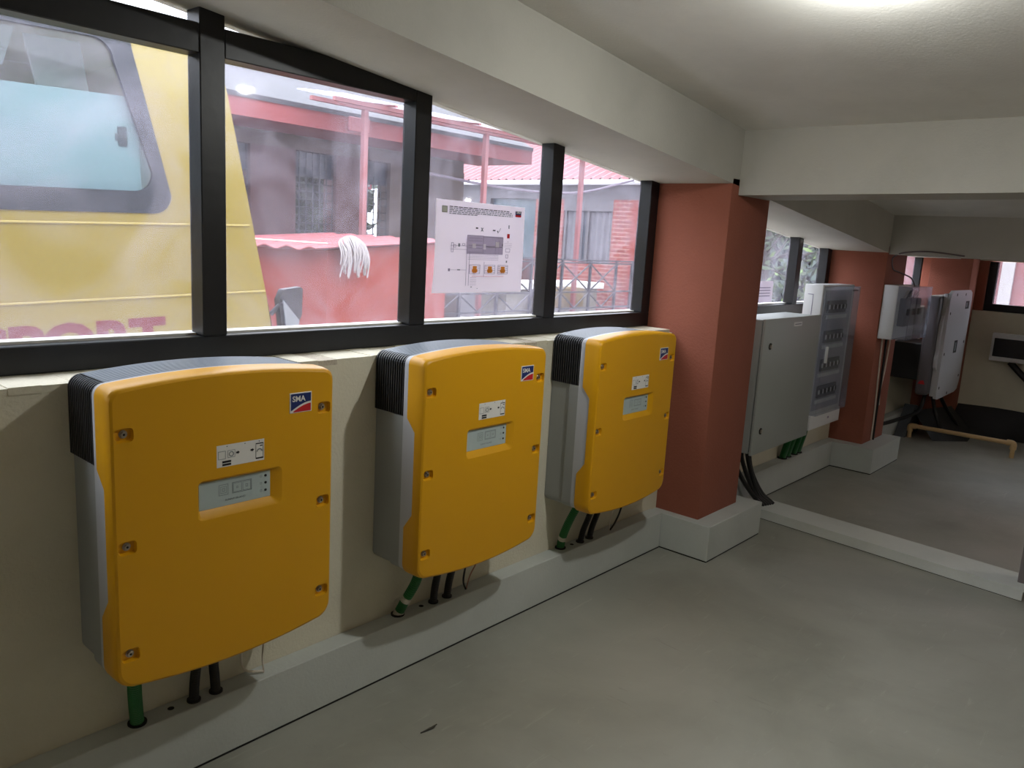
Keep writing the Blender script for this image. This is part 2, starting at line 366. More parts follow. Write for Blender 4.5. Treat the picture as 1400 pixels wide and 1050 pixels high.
def make_inverter():
    t = thing('solar_inverter', '', 'inverter', (0, 0, 0))
    z = lambda v: v+ZC
    # cover -----------------------------------------------------------
    cv = MB()
    def yr(x, zz):
        if abs(x) < .32: return -.185
        a = [(-9, -.185), (-.205, -.185), (-.149, -.226), (.150, -.226), (.195, -.185), (9, -.185)]
        for (z0, y0), (z1, y1) in zip(a[:-1], a[1:]):
            if z0 <= zz <= z1: return y0+(y1-y0)*(zz-z0)/(z1-z0)
    O0 = outline(.3305, .430, .412, -.412, -.390, .030, .050, ZS)
    O1 = outline(.3305, .430, .412, -.412, -.390, .030, .050, ZS)
    O2 = outline(.3290, .427, .409, -.411, -.389, .030, .050, ZS)
    O3 = outline(.3255, .423, .405, -.409, -.387, .030, .050, ZS)
    O4 = outline(.3190, .419, .400, -.403, -.381, .028, .048, ZS)
    R = [[(x, yr(x, zz), z(zz)) for x, zz in O0], [(x, -.230, z(zz)) for x, zz in O1], [(x, -.2535, z(zz)) for x, zz in O2],
         [(x, -.2605, z(zz)) for x, zz in O3], [(x, -.264, z(zz)) for x, zz in O4]]
    rings(R, yellow, cv)
    b = bmesh.new(); loops = []
    def loop(pts):
        vs = [b.verts.new(p) for p in pts]; es = [b.edges.new((vs[i], vs[(i+1) % len(vs)])) for i in range(len(vs))]; return vs, es
    def rr(x0, x1, z0, z1, r, y, n=4):
        out = []
        for cx, cz, a0 in ((x1-r, z1-r, 0), (x0+r, z1-r, 90), (x0+r, z0+r, 180), (x1-r, z0+r, 270)):
            for k in range(n+1): a = math.radians(a0+90*k/n); out.append((cx+r*math.cos(a), y, z(cz+r*math.sin(a))))
        return out
    _, e0 = loop(R[-1])
    rec = rr(-.108, .151, .024, .137, .016, -.264); _, e1 = loop(rec)
    es = e0+e1; pk = []
    for sx in (-1, 1):
        for sz in (.2935, 0, -.2935):
            xa, xb = sorted((sx*.270, sx*.3165)); p = rr(xa, xb, sz-.019, sz+.017, .010, -.264, 3)
            pk.append((p, sx, sz)); _, e = loop(p); es += e
    bmesh.ops.triangle_fill(b, use_beauty=True, use_dissolve=False, edges=es, normal=(0, -1, 0))
    for f in b.faces:
        if f.normal.y > 0: f.normal_flip()
    cv.bm(b, yellow, False)
    r2 = rr(-.104, .142, .030, .133, .014, -.2615); r3 = rr(-.098, .120, .048, .127, .003, -.2505)
    rings([rec, r2, r3], yellow, cv)
    nn = len(r3); cv.add(r3, [list(range(nn))], yellow)
    for p, sx, sz in pk:
        q = [(x-sx*.003*0+(.003 if x < sx*.291 else -.003), -.2525, zz+(.003 if zz < z(sz) else -.003)) for x, y, zz in p]
        rings([p, q], yellow, cv); cv.add(q, [list(range(len(q)))], yellow)
    cover = build('cover', cv, t, angle=28)
    # housing ---------------------------------------------------------
    h = MB()
    H = outline(.3262, .4265, .4085, -.400, -.378, .030, .030, ZS)
    rings([[(x, -.160, z(zz)) for x, zz in H], [(x, -.2255, z(zz)) for x, zz in H]], rim_m, h)
    HL = [(x, zz) for x, zz in H if zz <= .1951]
    # order the clipped lower outline around
    HL = sorted([p for p in HL], key=lambda p: math.atan2(p[1]+.1, p[0]))
    i0 = max(range(len(HL)), key=lambda i: (HL[i][0] > 0)*HL[i][1])
    HLs = [p for p in HL]
    low = [(x*.968, 0.0, z(zz)) for x, zz in HLs]; lm1 = [(x*.968, -.100, z(zz)) for x, zz in HLs]; lm2 = [(x, -.112, z(zz)) for x, zz in HLs]; lowf = [(x, -.160, z(zz)) for x, zz in HLs]
    rings([low, lm1, lm2, lowf], hous_m, h); h.add(low, [list(range(len(low)))], hous_m)
    back = [(x, -.160, z(zz)) for x, zz in H]; h.add(back, [list(range(len(back)))], rim_m)
    build('housing', h, t, angle=28)
    core = MB(); K = [(x, zz) for x, zz in outline(.308, .410, .392, .180, .180, .026, .002)]
    rings([[(x, 0, z(zz)) for x, zz in K], [(x, -.1605, z(zz)) for x, zz in K]], dark, core)
    core.add([(x, 0, z(zz)) for x, zz in K], [list(range(len(K)))], vent_m)
    build('vent_core', core, t)
    # fins
    side = MB(); top = MB(); nf = 13
    path = [p for p in outline(.3262, .4265, .4085, .1, .1, .034, .0005) if p[1] > .2]
    path = sorted(path, key=lambda p: -math.atan2(p[1]-.198, p[0]))      # left to right over the top
    path = [(-.3262, .198), (-.3262, .29)]+path+[(.3262, .29), (.3262, .198)]
    def fins(mb, pts, mt, dy, cnt):
        for i in range(cnt):
            y0 = -.004-i*dy; y1 = y0-dy*.5
            n = len(pts); inn = [(x*.955, zz-.016 if abs(x) < .30 else zz-.006) for x, zz in pts]
            vs = []
            for (x, zz), (xi, zi) in zip(pts, inn): vs += [(x, y0, z(zz)), (x, y1, z(zz)), (xi, y0, z(zi)), (xi, y1, z(zi))]
            fs = []
            for k in range(n-1):
                a = 4*k; c = a+4; fs += [(a, a+1, c+1, c), (a, c, c+2, a+2), (a+1, a+3, c+3, c+1)]
            fs += [(0, 2, 3, 1), (4*n-4, 4*n-3, 4*n-1, 4*n-2)]
            mb.add(vs, fs, mt, False)
    fins(side, [p for p in path if p[0] < -.287], vent_m, .0121, nf); fins(side, [p for p in path if p[0] > .287], vent_m, .0121, nf)
    fins(top, [p for p in path if abs(p[0]) < .305], topfin_m, .0121, nf)
    build('side_vent_fins', side, t, kind='stuff'); build('top_vent_fins', top, t, kind='stuff')
    # screws
    for sx in (-1, 1):
        for sz in (.2935, 0, -.2935):
            s = MB(); c = (sx*.292, sz)
            s.cyl((c[0], -.2525, z(c[1])), (c[0], -.2545, z(c[1])), .0105, steel, 16); s.cyl((c[0], -.2545, z(c[1])), (c[0], -.2600, z(c[1])), .0075, steel, 6, smooth=False)
            s.cyl((c[0], -.2600, z(c[1])), (c[0], -.2603, z(c[1])), .0032, dark, 6)
            build('screw', s, t)
    # logo badge
    y = -.2645; g = MB()
    def rect(mb, x0, x1, z0, z1, mt, yy): mb.quad((x0, yy, z(z0)), (x1, yy, z(z0)), (x1, yy, z(z1)), (x0, yy, z(z1)), mt)
    g.box((.174, y-.0012, z(.288)), (.249, y+.001, z(.348)), white_m, .001, 1, False)
    y2 = y-.0016
    def arc(x): return .292+.026*math.sin(min(1, max(0, (x-.176)/.072))*math.pi/2)
    xs = [.1775+(.2455-.1775)*i/12 for i in range(13)]
    lo = [(x, y2, z(arc(x)+.0015)) for x in xs]
    g.add(lo+[(.2455, y2, z(.345)), (.1775, y2, z(.345))], [list(range(15))], logo_blue)
    xr = [.186+(.2455-.186)*i/12 for i in range(13)]
    g.add([(.2455, y2, z(.2905)), (.186, y2, z(.2905))][::-1]+[(x, y2, z(max(.2907, arc(x)-.0045))) for x in xr[::-1]], [list(range(15))], logo_red)
    g.text('SMA', (.182, y2-.0006, z(.322)), (1, 0, 0), (0, 0, 1), .023, white_m, off=.0006)
    build('logo_badge', g, cover, label='white-edged badge, blue over red, reading SMA')
    # instruction sticker
    g = MB(); rect(g, -.052, .092, .165, .227, white_m, y); y2 = y-.0006
    def fr(x0, x1, z0, z1, w_, mt):
        rect(g, x0, x1, z0, z0+w_, mt, y2); rect(g, x0, x1, z1-w_, z1, mt, y2); rect(g, x0, x0+w_, z0, z1, mt, y2); rect(g, x1-w_, x1, z0, z1, mt, y2)
    fr(-.048, -.026, .187, .210, .0012, ink_grey); fr(-.020, .002, .189, .210, .0012, ink_grey)
    for k in range(18):
        a0 = math.tau*k/18; a1 = math.tau*(k+1)/18
        P = lambda a, r: (-.009+r*math.cos(a), y2-.0002, z(.199)+r*math.sin(a)); g.add([P(a0, .005), P(a1, .005), P(a1, .0075), P(a0, .0075)], [(0, 1, 2, 3)], ink_grey)
    for cx in (.010, .054):
        g.add([(cx-.005, y2, z(.1975)), (cx, y2, z(.1975)), (cx, y2, z(.195)), (cx+.006, y2, z(.200)), (cx, y2, z(.205)), (cx, y2, z(.2025)), (cx-.005, y2, z(.2025))], [list(range(7))], ink)
    for cx in (-.022, .032, .076): g.add([(cx+.0016*math.cos(a), y2, z(.222)+.0016*math.sin(a)) for a in [math.tau*k/8 for k in range(8)]], [list(range(8))], ink)
    fr(.065, .089, .171, .217, .0012, ink); rect(g, .065, .089, .171, .175, ink, y2); rect(g, .065, .089, .214, .217, ink, y2); rect(g, .078, .086, .207, .210, ink, y2)
    for k in range(9):
        a0 = math.pi*k/9; a1 = math.pi*(k+1)/9
        P = lambda a, r: (.077+r*math.cos(a), y2-.0002, z(.192)+r*math.sin(a)); g.add([P(a0, .006), P(a1, .006), P(a1, .009), P(a0, .009)], [(0, 1, 2, 3)], ink_grey)
    rect(g, -.036, -.010, .176, .182, ink, y2); rect(g, -.036, -.010, .168, .174, ink, y2)
    build('instruction_sticker', g, cover, label='white instruction sticker with icons and arrows')
    # display
    yb = -.2507; g = MB(); g.box((-.0975, yb-.001, z(.0485)), (.1195, yb+.001, z(.1265)), plate_m, .0008, 1, False)
    y2 = yb-.0016
    fr(-.040, -.012, .080, .111, .0012, ink_grey); fr(-.035, -.017, .086, .105, .0009, ink_grey); fr(-.030, -.022, .091, .100, .0012, ink_grey)
    fr(-.000, .060, .080, .112, .0015, ink_grey); fr(.003, .029, .083, .109, .001, ink_grey); fr(.032, .057, .083, .109, .001, ink_grey)
    fr(.013, .018, .093, .099, .001, ink_grey); fr(.041, .048, .092, .100, .0012, ink_grey)
    g.text('SUNNY ISLAND', (-.022, y2, z(.0625)), (1, 0, 0), (0, 0, 1), .008, ink_grey, off=.0001, width=.062)
    for zz in (.113, .092, .070): fr(.086, .092, zz-.003, zz+.003, .0008, ink_grey)
    pl = build('display_panel', g, cover, label='pale grey display panel with button outlines and three black dots')
    return t, pl
def add_leds(t, cover):
    for zz in (.113, .092, .070):
        l = MB(); l.cyl((.104, -.2515, zz+ZC), (.104, -.2530, zz+ZC), .0038, ink, 12); build('indicator_light', l, cover)
inv, _pl = make_inverter()
cover0 = _pl.parent; add_leds(inv, cover0)
def dup(root):
    r = root.copy(); C.objects.link(r)
    for ch in list(root.children):
        c = ch.copy(); C.objects.link(c); c.parent = r
        for g in ch.children:
            d = g.copy(); C.objects.link(d); d.parent = c
    return r
G = 'yellow inverters hung on the wall under the window'
invs = [inv, dup(inv), dup(inv)]
for o, x, zz, lb in zip(invs, (1.099, 2.1256, 3.1509), (.8568, .853, .8584),
        ('large yellow wall inverter nearest the camera, white drop wire under its right corner',
         'yellow wall inverter hanging between the two others, green conduit leaning left below it',
         'smallest-looking yellow wall inverter, farthest one, right beside the orange column')):
    o.location = (x, -.002, zz-ZC); o['label'] = lb; o['group'] = G

# conduits and wires under the inverters
def corrugated(name, pts, r, mt, label, collar=None, grp=None, cat='conduit'):
    t = thing(name, label, cat, pts[0], grp)
    P = bez(pts, 22); q = MB(); q.tube(P, r, mt, 12, rad=corr_rad(len(P), r, r*.07)); build('corrugated_tube', q, t)
    q = MB(); a = Vector(pts[0]); q.cyl(a, a+Vector((0, 0, .006)), r*1.45, mt if mt is black_pipe else dark, 16); build('entry_ring', q, t)
    if collar is not None:
        for c in collar:
            k = int(c*(len(P)-1)); d = (P[min(k+1, len(P)-1)]-P[k-1 if k else 0]).normalized()
            q = MB(); q.cyl(P[k]-d*.011, P[k]+d*.011, r*1.12, tape, 14); build('tape_band', q, t)
    return t
ZT = .2115
GG = 'green conduits under the inverters'; GB = 'pairs of black conduits under the inverters'
corrugated('green_conduit', [(.911, -.040, ZT), (.899, -.06, .29), (.885, -.09, .37), (.883, -.1, .445)], .0185, green_pipe, 'short upright green corrugated conduit under the nearest inverter', [.93], GG)
corrugated('green_conduit', [(1.922, -.028, ZT), (1.937, -.05, .27), (1.955, -.09, .36), (1.962, -.11, .445)], .0185, green_pipe, 'green corrugated conduit with white tape under the middle inverter', [.04, .38], GG)
corrugated('green_conduit', [(2.958, -.026, ZT), (2.95, -.04, .27), (2.945, -.075, .36), (2.965, -.11, .455)], .0185, green_pipe, 'green corrugated conduit bending left under the farthest inverter', [.34], GG)
for i, (xa, xb, lb) in enumerate(((1.084, 1.086, 'left one of the two black conduits below the nearest inverter'), (1.157, 1.132, 'right one of the two black conduits below the nearest inverter'),
        (2.098, 2.10, 'left one of the two black conduits below the middle inverter'), (2.175, 2.185, 'right one of the two black conduits below the middle inverter'),
        (3.098, 3.15, 'left one of the two black conduits below the farthest inverter'), (3.176, 3.22, 'right one of the two black conduits below the farthest inverter'))):
    corrugated('black_conduit', [(xa, -.042, ZT), (xa+(xb-xa)*.25, -.047, .27), (xa+(xb-xa)*.6, -.058, .33), (xb, -.085, .45)], .0145, black_pipe, lb, None, GB)
def wire(name, pts, r, mt, label, cat='wire', grp=None, smooth_n=8):
    q = MB(); q.tube(bez(pts, smooth_n), r, mt, 8); return tag(build(name, q, None, pts[0]), label, cat, grp)
wire('drop_wire', [(1.325, -.045, ZT), (1.318, -.05, .28), (1.322, -.06, .36), (1.318, -.1, .46)], .0032, cable_w, 'thin white wire dropping from right side of the nearest inverter')
q = MB(); q.tube(bez([(1.262, -.012, .300), (1.262, -.018, .25), (1.275, -.026, .228), (1.30, -.038, .222), (1.322, -.046, .218)], 6), .004, cable_w, 8)
tag(build('wire_loop', q, None, (1.262, -.01, .3)), 'short white wire looped along the wall behind the drop wire', 'wire')
wire('drop_wire', [(2.283, -.045, ZT), (2.262, -.05, .25), (2.25, -.065, .31), (2.243, -.1, .46)], .0042, cable_b, 'thin black wire curving down from the middle inverter')
wire('drop_wire', [(2.287, -.043, ZT), (2.300, -.05, .27), (2.32, -.07, .34), (2.33, -.1, .46)], .0028, cable_p, 'thin pinkish wire beside the black one under the middle inverter')
wire('drop_wire', [(3.352, -.048, ZT), (3.385, -.055, .25), (3.39, -.08, .33), (3.39, -.1, .46)], .0048, cable_b, 'thin black wire curving down from the farthest inverter')
wire('drop_wire', [(3.347, -.046, ZT), (3.338, -.055, .28), (3.33, -.08, .36), (3.33, -.1, .46)], .0028, cable_w, 'thin white wire beside the black one under the farthest inverter')
for x, lb in ((1.014, 'nearest'), (2.038, 'middle'), (3.038, 'farthest')):
    q = MB(); q.cyl((x, -.036, ZT), (x, -.036, ZT+.0008), .010, dark, 14); q.cyl((x, -.036, ZT), (x, -.036, ZT+.0005), .013, plinth_m, 14)
    tag(build('trunking_hole', q, None, (x, -.036, ZT)), f'small dark drilled hole in the grey trunking below the {lb} inverter', 'hole')

# litter
q = MB(); q.add([(1.706, -.424, .001), (1.735, -.427, .004), (1.758, -.434, .002), (1.745, -.440, .004), (1.718, -.436, .005), (1.702, -.431, .002)], [list(range(6))], mat('dry_leaf', (70, 66, 56), .8))
q.tube([(1.692, -.428, .003), (1.715, -.432, .005), (1.765, -.43, .003)], .002, MATS['dry_leaf'], 6)
tag(build('leaf_scrap', q, None, (1.73, -.43, 0)), 'small dark dry leaf scrap lying on the concrete floor', 'leaf')

# ------------------------------------------------------------------ papers on the glass
def paper(name, x0, x1, z0, z1, label, full=True):
    yy = YG-.016; t = thing(name, label, 'paper', (x0, yy, z0))
    q = MB(); n = 14; w = x1-x0
    rows = []
    for j in range(5):
        for i in range(n+1):
            u = i/n; v = j/4; bow = .012*math.exp(-((u)/.05)**2)*(1 if j else .3) + .0025*math.sin(u*7+v*3)
            rows.append((x0+w*u, yy-.003-bow, z0+(z1-z0)*v))
    fs = [(j*(n+1)+i, j*(n+1)+i+1, (j+1)*(n+1)+i+1, (j+1)*(n+1)+i) for j in range(4) for i in range(n)]
    q.add(rows, fs, paper_m, True)
    q.add([(a, b+.0006, c) for a, b, c in rows], [f[::-1] for f in fs], paper_m, True); build('sheet', q, t)
    if not full: 
        g = MB()
        for k in range(4): g.quad((x0+.03, yy-.008, z1-.05-.02*k), (x1-.05, yy-.008, z1-.05-.02*k), (x1-.05, yy-.008, z1-.045-.02*k), (x0+.03, yy-.008, z1-.045-.02*k), ink_soft)
        build('print', g, t); return t
    g = MB(); Y = yy-.0085
    P = lambda u, v: (x0+w*u, Y, z1-(z1-z0)*v)
    def R(u0, v0, u1, v1, mt, e=0): 
        a = [P(u0, v1), P(u1, v1), P(u1, v0), P(u0, v0)]; g.add([(x, y_-e, z_) for x, y_, z_ in a], [(0, 1, 2, 3)], mt)
    def line(u0, v0, u1, v1, mt=ink_soft, t_=.004):
        if abs(u1-u0) > abs(v1-v0): R(min(u0, u1), v0-t_/2, max(u0, u1), v0+t_/2, mt)
        else: R(u0-t_/2, min(v0, v1), u0+t_/2, max(v0, v1), mt)
    def frame(u0, v0, u1, v1, mt=ink_soft): line(u0, v0, u1, v0, mt); line(u0, v1, u1, v1, mt); line(u0, v0, u0, v1, mt); line(u1, v0, u1, v1, mt)
    R(.07, .065, .125, .135, mat('grey_stamp', (150, 150, 140), .7)); R(.078, .075, .117, .125, mat('grey_stamp_light', (186, 186, 176), .7), .0004)
    rr_ = random.Random(5)
    for k in range(5):
        v = .062+.018*k; u = .145; end = (.80, .83, .84, .84, .44)[k]
        while u < end:
            l = rr_.uniform(.015, .05); R(u, v, min(u+l, end), v+.009, ink_grey if k else ink); u += l+.008
    R(.875, .052, .945, .118, logo_blue); R(.875, .095, .945, .118, logo_red, .0004)
    g.text('SMA', (P(.885, .078)[0], Y-.0006, P(.885, .078)[2]), (1, 0, 0), (0, 0, 1), .016, white_m, off=.0004)
    R(.43, .27, .455, .285, ink); R(.62, .285, .65, .297, ink)
    g.add([P(.485, .31), P(.495, .31), P(.515, .27), P(.505, .27)], [(0, 1, 2, 3)], ink_grey); g.add([P(.505, .31), P(.515, .31), P(.495, .27), P(.485, .27)], [(0, 1, 2, 3)], ink_grey)
    g.add([P(.665, .295), P(.675, .29), P(.685, .305), P(.682, .32)], [(0, 1, 2, 3)], ink_grey); g.add([P(.682, .32), P(.688, .312), P(.712, .262), P(.706, .262)], [(0, 1, 2, 3)], ink_grey)
    R(.80, .22, .812, .26, ink_grey); R(.79, .32, .82, .37, logo_red); R(.795, .41, .81, .414, ink_soft)
    lav = mat('lavender_tint', (198, 190, 208), .8)
    add_translucent(lav, .5); add_translucent(ink_orange, .4); R(.345, .36, .745, .56, lav); frame(.345, .36, .52, .56); frame(.52, .37, .745, .56)
    for v in (.39, .42, .47, .50, .545): line(.36, v, .51, v)
    R(.40, .45, .44, .50, paper_m, .0005); R(.52, .45, .55, .51, paper_m, .0005); R(.66, .42, .70, .48, paper_m, .0005)
    line(.55, .48, .74, .485, ink_grey, .006); R(.735, .44, .745, .465, ink); line(.66, .40, .66, .56); line(.70, .40, .70, .56)
    for k in range(4): line(.36, .575+.017*k, .70, .575+.017*k, ink_soft, .0025)
    line(.345, .56, .345, .92); line(.375, .56, .375, .92)
    for u in (.38, .55, .70):
        frame(u, .685, u+.115, .785); R(u+.035, .70, u+.08, .775, ink_orange, .0005); R(u+.028, .735, u+.088, .765, ink_orange, .0004)
        for k in range(4): line(u, .70+.022*k, u+.03, .70+.022*k); line(u+.085, .70+.022*k, u+.115, .70+.022*k)
    line(.41, .815, .77, .815, logo_red, .003); line(.54, .65, .54, .82)
    for v in (.48, .52, .745): line(.17, v, .345, v, ink_soft, .003)
    frame(.18, .45, .20, .55); R(.25, .455, .27, .49, ink_grey); frame(.205, .47, .225, .50); frame(.295, .455, .32, .475); R(.155, .73, .175, .76, ink_soft); R(.25, .738, .28, .75, ink_grey)
    for v in (.43, .45, .47): line(.76, v, .85, v, ink_soft, .002)
    frame(.78, .49, .83, .53); frame(.785, .56, .81, .60); R(.79, .63, .805, .655, ink_grey); R(.40, .93, .415, .94, ink_grey); R(.47, .95, .48, .956, ink_grey)
    for k in range(5): line(.39, .83+.02*k, .46, .83+.02*k, ink_soft, .0022)
    build('printed_diagram', g, t); return t
paper('wiring_diagram_sheet', 2.262, 2.832, 1.440, 1.826, 'white sheet with a printed wiring diagram stuck on the window pane')
paper('notice_sheet', 5.36, 5.68, 1.335, 1.49, 'pale paper notice taped low on the window above the grey cabinet', False)

# ------------------------------------------------------------------ bay two: cabinet, board, column box
t = thing('control_cabinet', 'grey steel control cabinet with a plain locked door, just behind the near column', 'cabinet', (4.985, 0, .46))
q = MB(); q.box((4.548, -.226, .462), (5.424, -.001, 1.292), cab_m, .004, 1); build('body', q, t)
q = MB(); q.box((4.56, -.236, .474), (5.412, -.226, 1.280), seal_m); build('door_seal', q, t)
q = MB(); q.box((4.54, -.252, .456), (5.43, -.235, 1.298), cab_m, .004, 2); d = build('door', q, t)
for zz in (1.13, .60):
    q = MB(); q.cyl((4.64, -.252, zz), (4.64, -.256, zz), .020, seal_m, 20); q.cyl((4.64, -.256, zz), (4.64, -.262, zz), .012, steel, 16); build('lock', q, d)
q = MB(); q.box((4.97, -.2545, 1.238), (5.10, -.252, 1.265), cabw_m, .001, 1); q.box((4.985, -.2550, 1.249), (5.085, -.2545, 1.254), ink_grey); build('name_plate', q, d)
for i, (dx, dy) in enumerate(((0, 0), (.085, -.01), (.15, -.02), (.19, -.0), (.235, .01))):
    x = 4.60+dx; e = (4.86+i*.022, -.235-.008*i, .064)
    wire('supply_cable', [e, (4.80+i*.03, -.19, .13), (4.68+dx*.75, -.145+dy, .27), (x, -.12+dy, .40), (x, -.12+dy, .470)], .0145, cable_b,
         ('leftmost thick black cable', 'second thick black cable from the left', 'middle thick black cable', 'fourth thick black cable from the left', 'rightmost thick black cable')[i]+' dropping from the grey cabinet to the curb', 'cable', 'black cables under the grey cabinet')
t = thing('distribution_board', 'tall white distribution board with a smoky transparent door left of the far column', 'distribution board', (6.05, 0, .41))
q = MB(); q.box((5.725, -.135, .415), (6.385, -.0, 1.488), cabw_m, .008, 2)
q.box((5.7235, -.07, 1.20), (5.726, -.066, 1.42), ink_soft); q.box((5.7235, -.07, 1.415), (5.726, -.03, 1.42), ink_soft); build('body', q, t)
q = MB(); q.box((5.745, -.150, .42), (6.365, -.1355, .53), cabw_m, .006, 2); q.box((6.10, -.1515, .47), (6.13, -.15, .485), ink_soft); build('lower_cover', q, t)
q = MB(); q.box((5.775, -.1375, .56), (6.33, -.1352, 1.45), mat('grey_inner_panel', (176, 176, 182), .6)); ip = build('inner_panel', q, t)
for zz in (1.33, 1.11, .90, .70):
    q = MB(); q.box((5.83, -.150, zz-.045), (6.20, -.1375, zz+.045), mat('module_grey', (92, 94, 100), .5), .002, 1)
    for k in range(14): q.box((5.836+k*.026, -.156, zz-.016), (5.856+k*.026, -.150, zz+.016), seal_m if k % 3 else cabw_m)
    build('breaker_row', q, ip)
    q = MB(); q.box((5.81, -.148, zz-.088), (6.24, -.1376, zz-.060), cabw_m, .002, 1); build('rail_cover', q, ip)
q = MB(); q.box((5.745, -.186, .535), (6.365, -.182, 1.478), clear_m); q.box((5.745, -.182, .535), (5.749, -.136, 1.478), clear_m); q.box((6.361, -.182, .535), (6.365, -.136, 1.478), clear_m); q.box((5.745, -.182, 1.474), (6.365, -.136, 1.478), clear_m)
d = build('clear_door', q, t)
q = MB(); q.box((5.765, -.204, .93), (5.79, -.187, 1.05), cabw_m, .004, 2); build('handle', q, d)
q = MB()
for k in range(6): q.box((6.19+k*.02, -.1873, 1.445), (6.203+k*.02, -.1865, 1.455), ink)
build('maker_mark', q, d)
for x in (5.60, 5.68, 5.80, 5.88):
    corrugated('green_conduit', [(x, -.035, ZT), (x+.005, -.05, .29), (x+.02, -.06, .36), (x+.03, -.06, .412 if x > 5.7 else .40)], .024, green_pipe,
        {5.60: 'leftmost thick green conduit rising behind the grey cabinet', 5.68: 'second thick green conduit rising behind the grey cabinet', 5.80: 'green conduit just left of centre under the white distribution board', 5.88: 'rightmost green conduit under the white distribution board'}[x], None, 'green conduits by the distribution board')

t = thing('isolator_box', 'white box with a deep clear plastic cover mounted on the far orange column', 'electrical box', (6.92, -.27, 1.07))
q = MB(); q.box((6.64, -.378, 1.074), (7.22, -.271, 1.500), cabw_m, .006, 2); build('back_box', q, t)
q = MB(); x0, x1, y0, y1, z0, z1 = 6.645, 7.215, -.482, -.379, 1.08, 1.495
q.box((x0, y0, z0), (x1, y0+.004, z1), clear_m); q.box((x0, y0, z0), (x0+.004, y1, z1), clear_m); q.box((x1-.004, y0, z0), (x1, y1, z1), clear_m); q.box((x0, y0, z1-.004), (x1, y1, z1), clear_m); q.box((x0, y0, z0), (x1, y1, z0+.004), clear_m)
build('clear_cover', q, t)
for xx, zz, w_, h_ in ((6.72, 1.18, .12, .22), (6.87, 1.18, .12, .22), (7.02, 1.18, .12, .22)):
    q = MB(); q.box((xx, -.43, zz), (xx+w_, -.379, zz+h_), mat('isolator_grey', (120, 118, 124), .5), .006, 2); q.box((xx+.03, -.45, zz+.09), (xx+.09, -.43, zz+.14), seal_m, .004, 1); build('isolator_switch', q, t)
q = MB()
for k in range(5): q.tube(bez([(6.74+.08*k, -.40, 1.40), (6.76+.08*k, -.42, 1.46), (6.80+.08*k, -.40, 1.41)], 5), .006, cable_b if k % 2 else cable_w, 6)
build('inner_wires', q, t)
wire('loose_cable', [(7.0, -.40, 1.497), (6.93, -.38, 1.56), (6.78, -.33, 1.60), (6.72, -.30, 1.62), (6.69, -.29, 1.68), (6.69, -.30, 1.72), (6.645, -.38, 1.752), (6.645, -.55, 1.77), (6.645, -.80, 1.75)], .0055, mat('grey_cable', (104, 92, 92), .6), 'thin grey cable looping from the clear-covered box up to the beam', 'cable')
for (pts, mt, lb) in (([(6.76, -.278, 1.072), (6.80, -.278, .7), (6.83, -.278, .45), (6.84, -.278, .212)], cable_w, 'left white wire running down the far orange column'),
        ([(6.98, -.278, 1.072), (6.95, -.278, .80), (6.90, -.278, .62), (6.92, -.278, .50)], cable_w, 'right shorter white wire on the far orange column'),
        ([(6.87, -.280, 1.072), (6.88, -.281, .7), (6.88, -.280, .45), (6.885, -.28, .207)], cable_b, 'black cable between the two white wires on the far column')):
    wire('column_wire', pts, .009 if mt is cable_b else .0065, mt, lb, 'wire', 'wires on the far column')

# ------------------------------------------------------------------ bay three
t = thing('string_inverter', 'white and dark grey wall inverter with a red mark, in the far corner bay', 'inverter', (8.5, 0, .42))
q = MB(); q.box((8.06, -.27, .60), (8.60, -.001, .94), mat('black_bracket', (24, 27, 30), .6), .006, 1); build('bracket', q, t)
q = MB(); q.box((8.01, -.375, .47), (8.93, -.262, 1.395), inv_grey, .03, 3); q.box((8.02, -.37, 1.392), (8.92, -.27, 1.398), cabw_m, .002, 1); hb = build('housing', q, t)
q = MB(); q.add([(8.008, -.345, .575), (8.008, -.285, .575), (8.008, -.30, .605), (8.008, -.33, .612)], [(0, 1, 2, 3)], red_m); build('red_mark', q, hb)
q = MB(); P = []
for (x, zz) in ((8.10, 1.36), (8.13, 1.425), (8.20, 1.45), (8.86, 1.45), (8.93, 1.425), (8.955, 1.36), (8.955, .56), (8.90, .46), (8.80, .44), (8.17, .43), (8.12, .44), (8.10, .50)): P.append((x, -.405, zz))
q.prism(P, (0, -.028, 0), mat('white_front_cover', (196, 196, 202), .4))
P = [(8.10, 1.22), (8.055, 1.16), (8.05, .98), (8.065, .90), (8.03, .82), (8.05, .74), (8.10, .70)]
q.prism([(x, -.38, zz) for x, zz in P], (0, -.026, 0), MATS['white_front_cover'])
q.box((8.1, -.406, .46), (8.95, -.374, 1.42), MATS['white_front_cover'], .004, 1)
fc = build('front_cover', q, t)
for x, zz in ((8.33, 1.41), (8.67, 1.41), (8.17, 1.24), (8.17, .86), (8.17, .54), (8.50, .46), (8.88, .60), (8.88, .94)):
    q = MB(); q.cyl((x, -.433, zz), (x, -.4345, zz), .014, seal_m, 12); build('screw', q, fc)
q = MB(); q.box((8.72, -.4345, 1.27), (8.86, -.433, 1.345), ink); q.box((8.735, -.4352, 1.285), (8.79, -.4345, 1.33), ink_grey); build('rating_plate', q, fc)
q = MB(); q.box((8.50, -.4345, .85), (8.62, -.433, .97), ink); q.box((8.53, -.4352, .87), (8.58, -.4345, .95), ink_grey); build('display_window', q, fc)
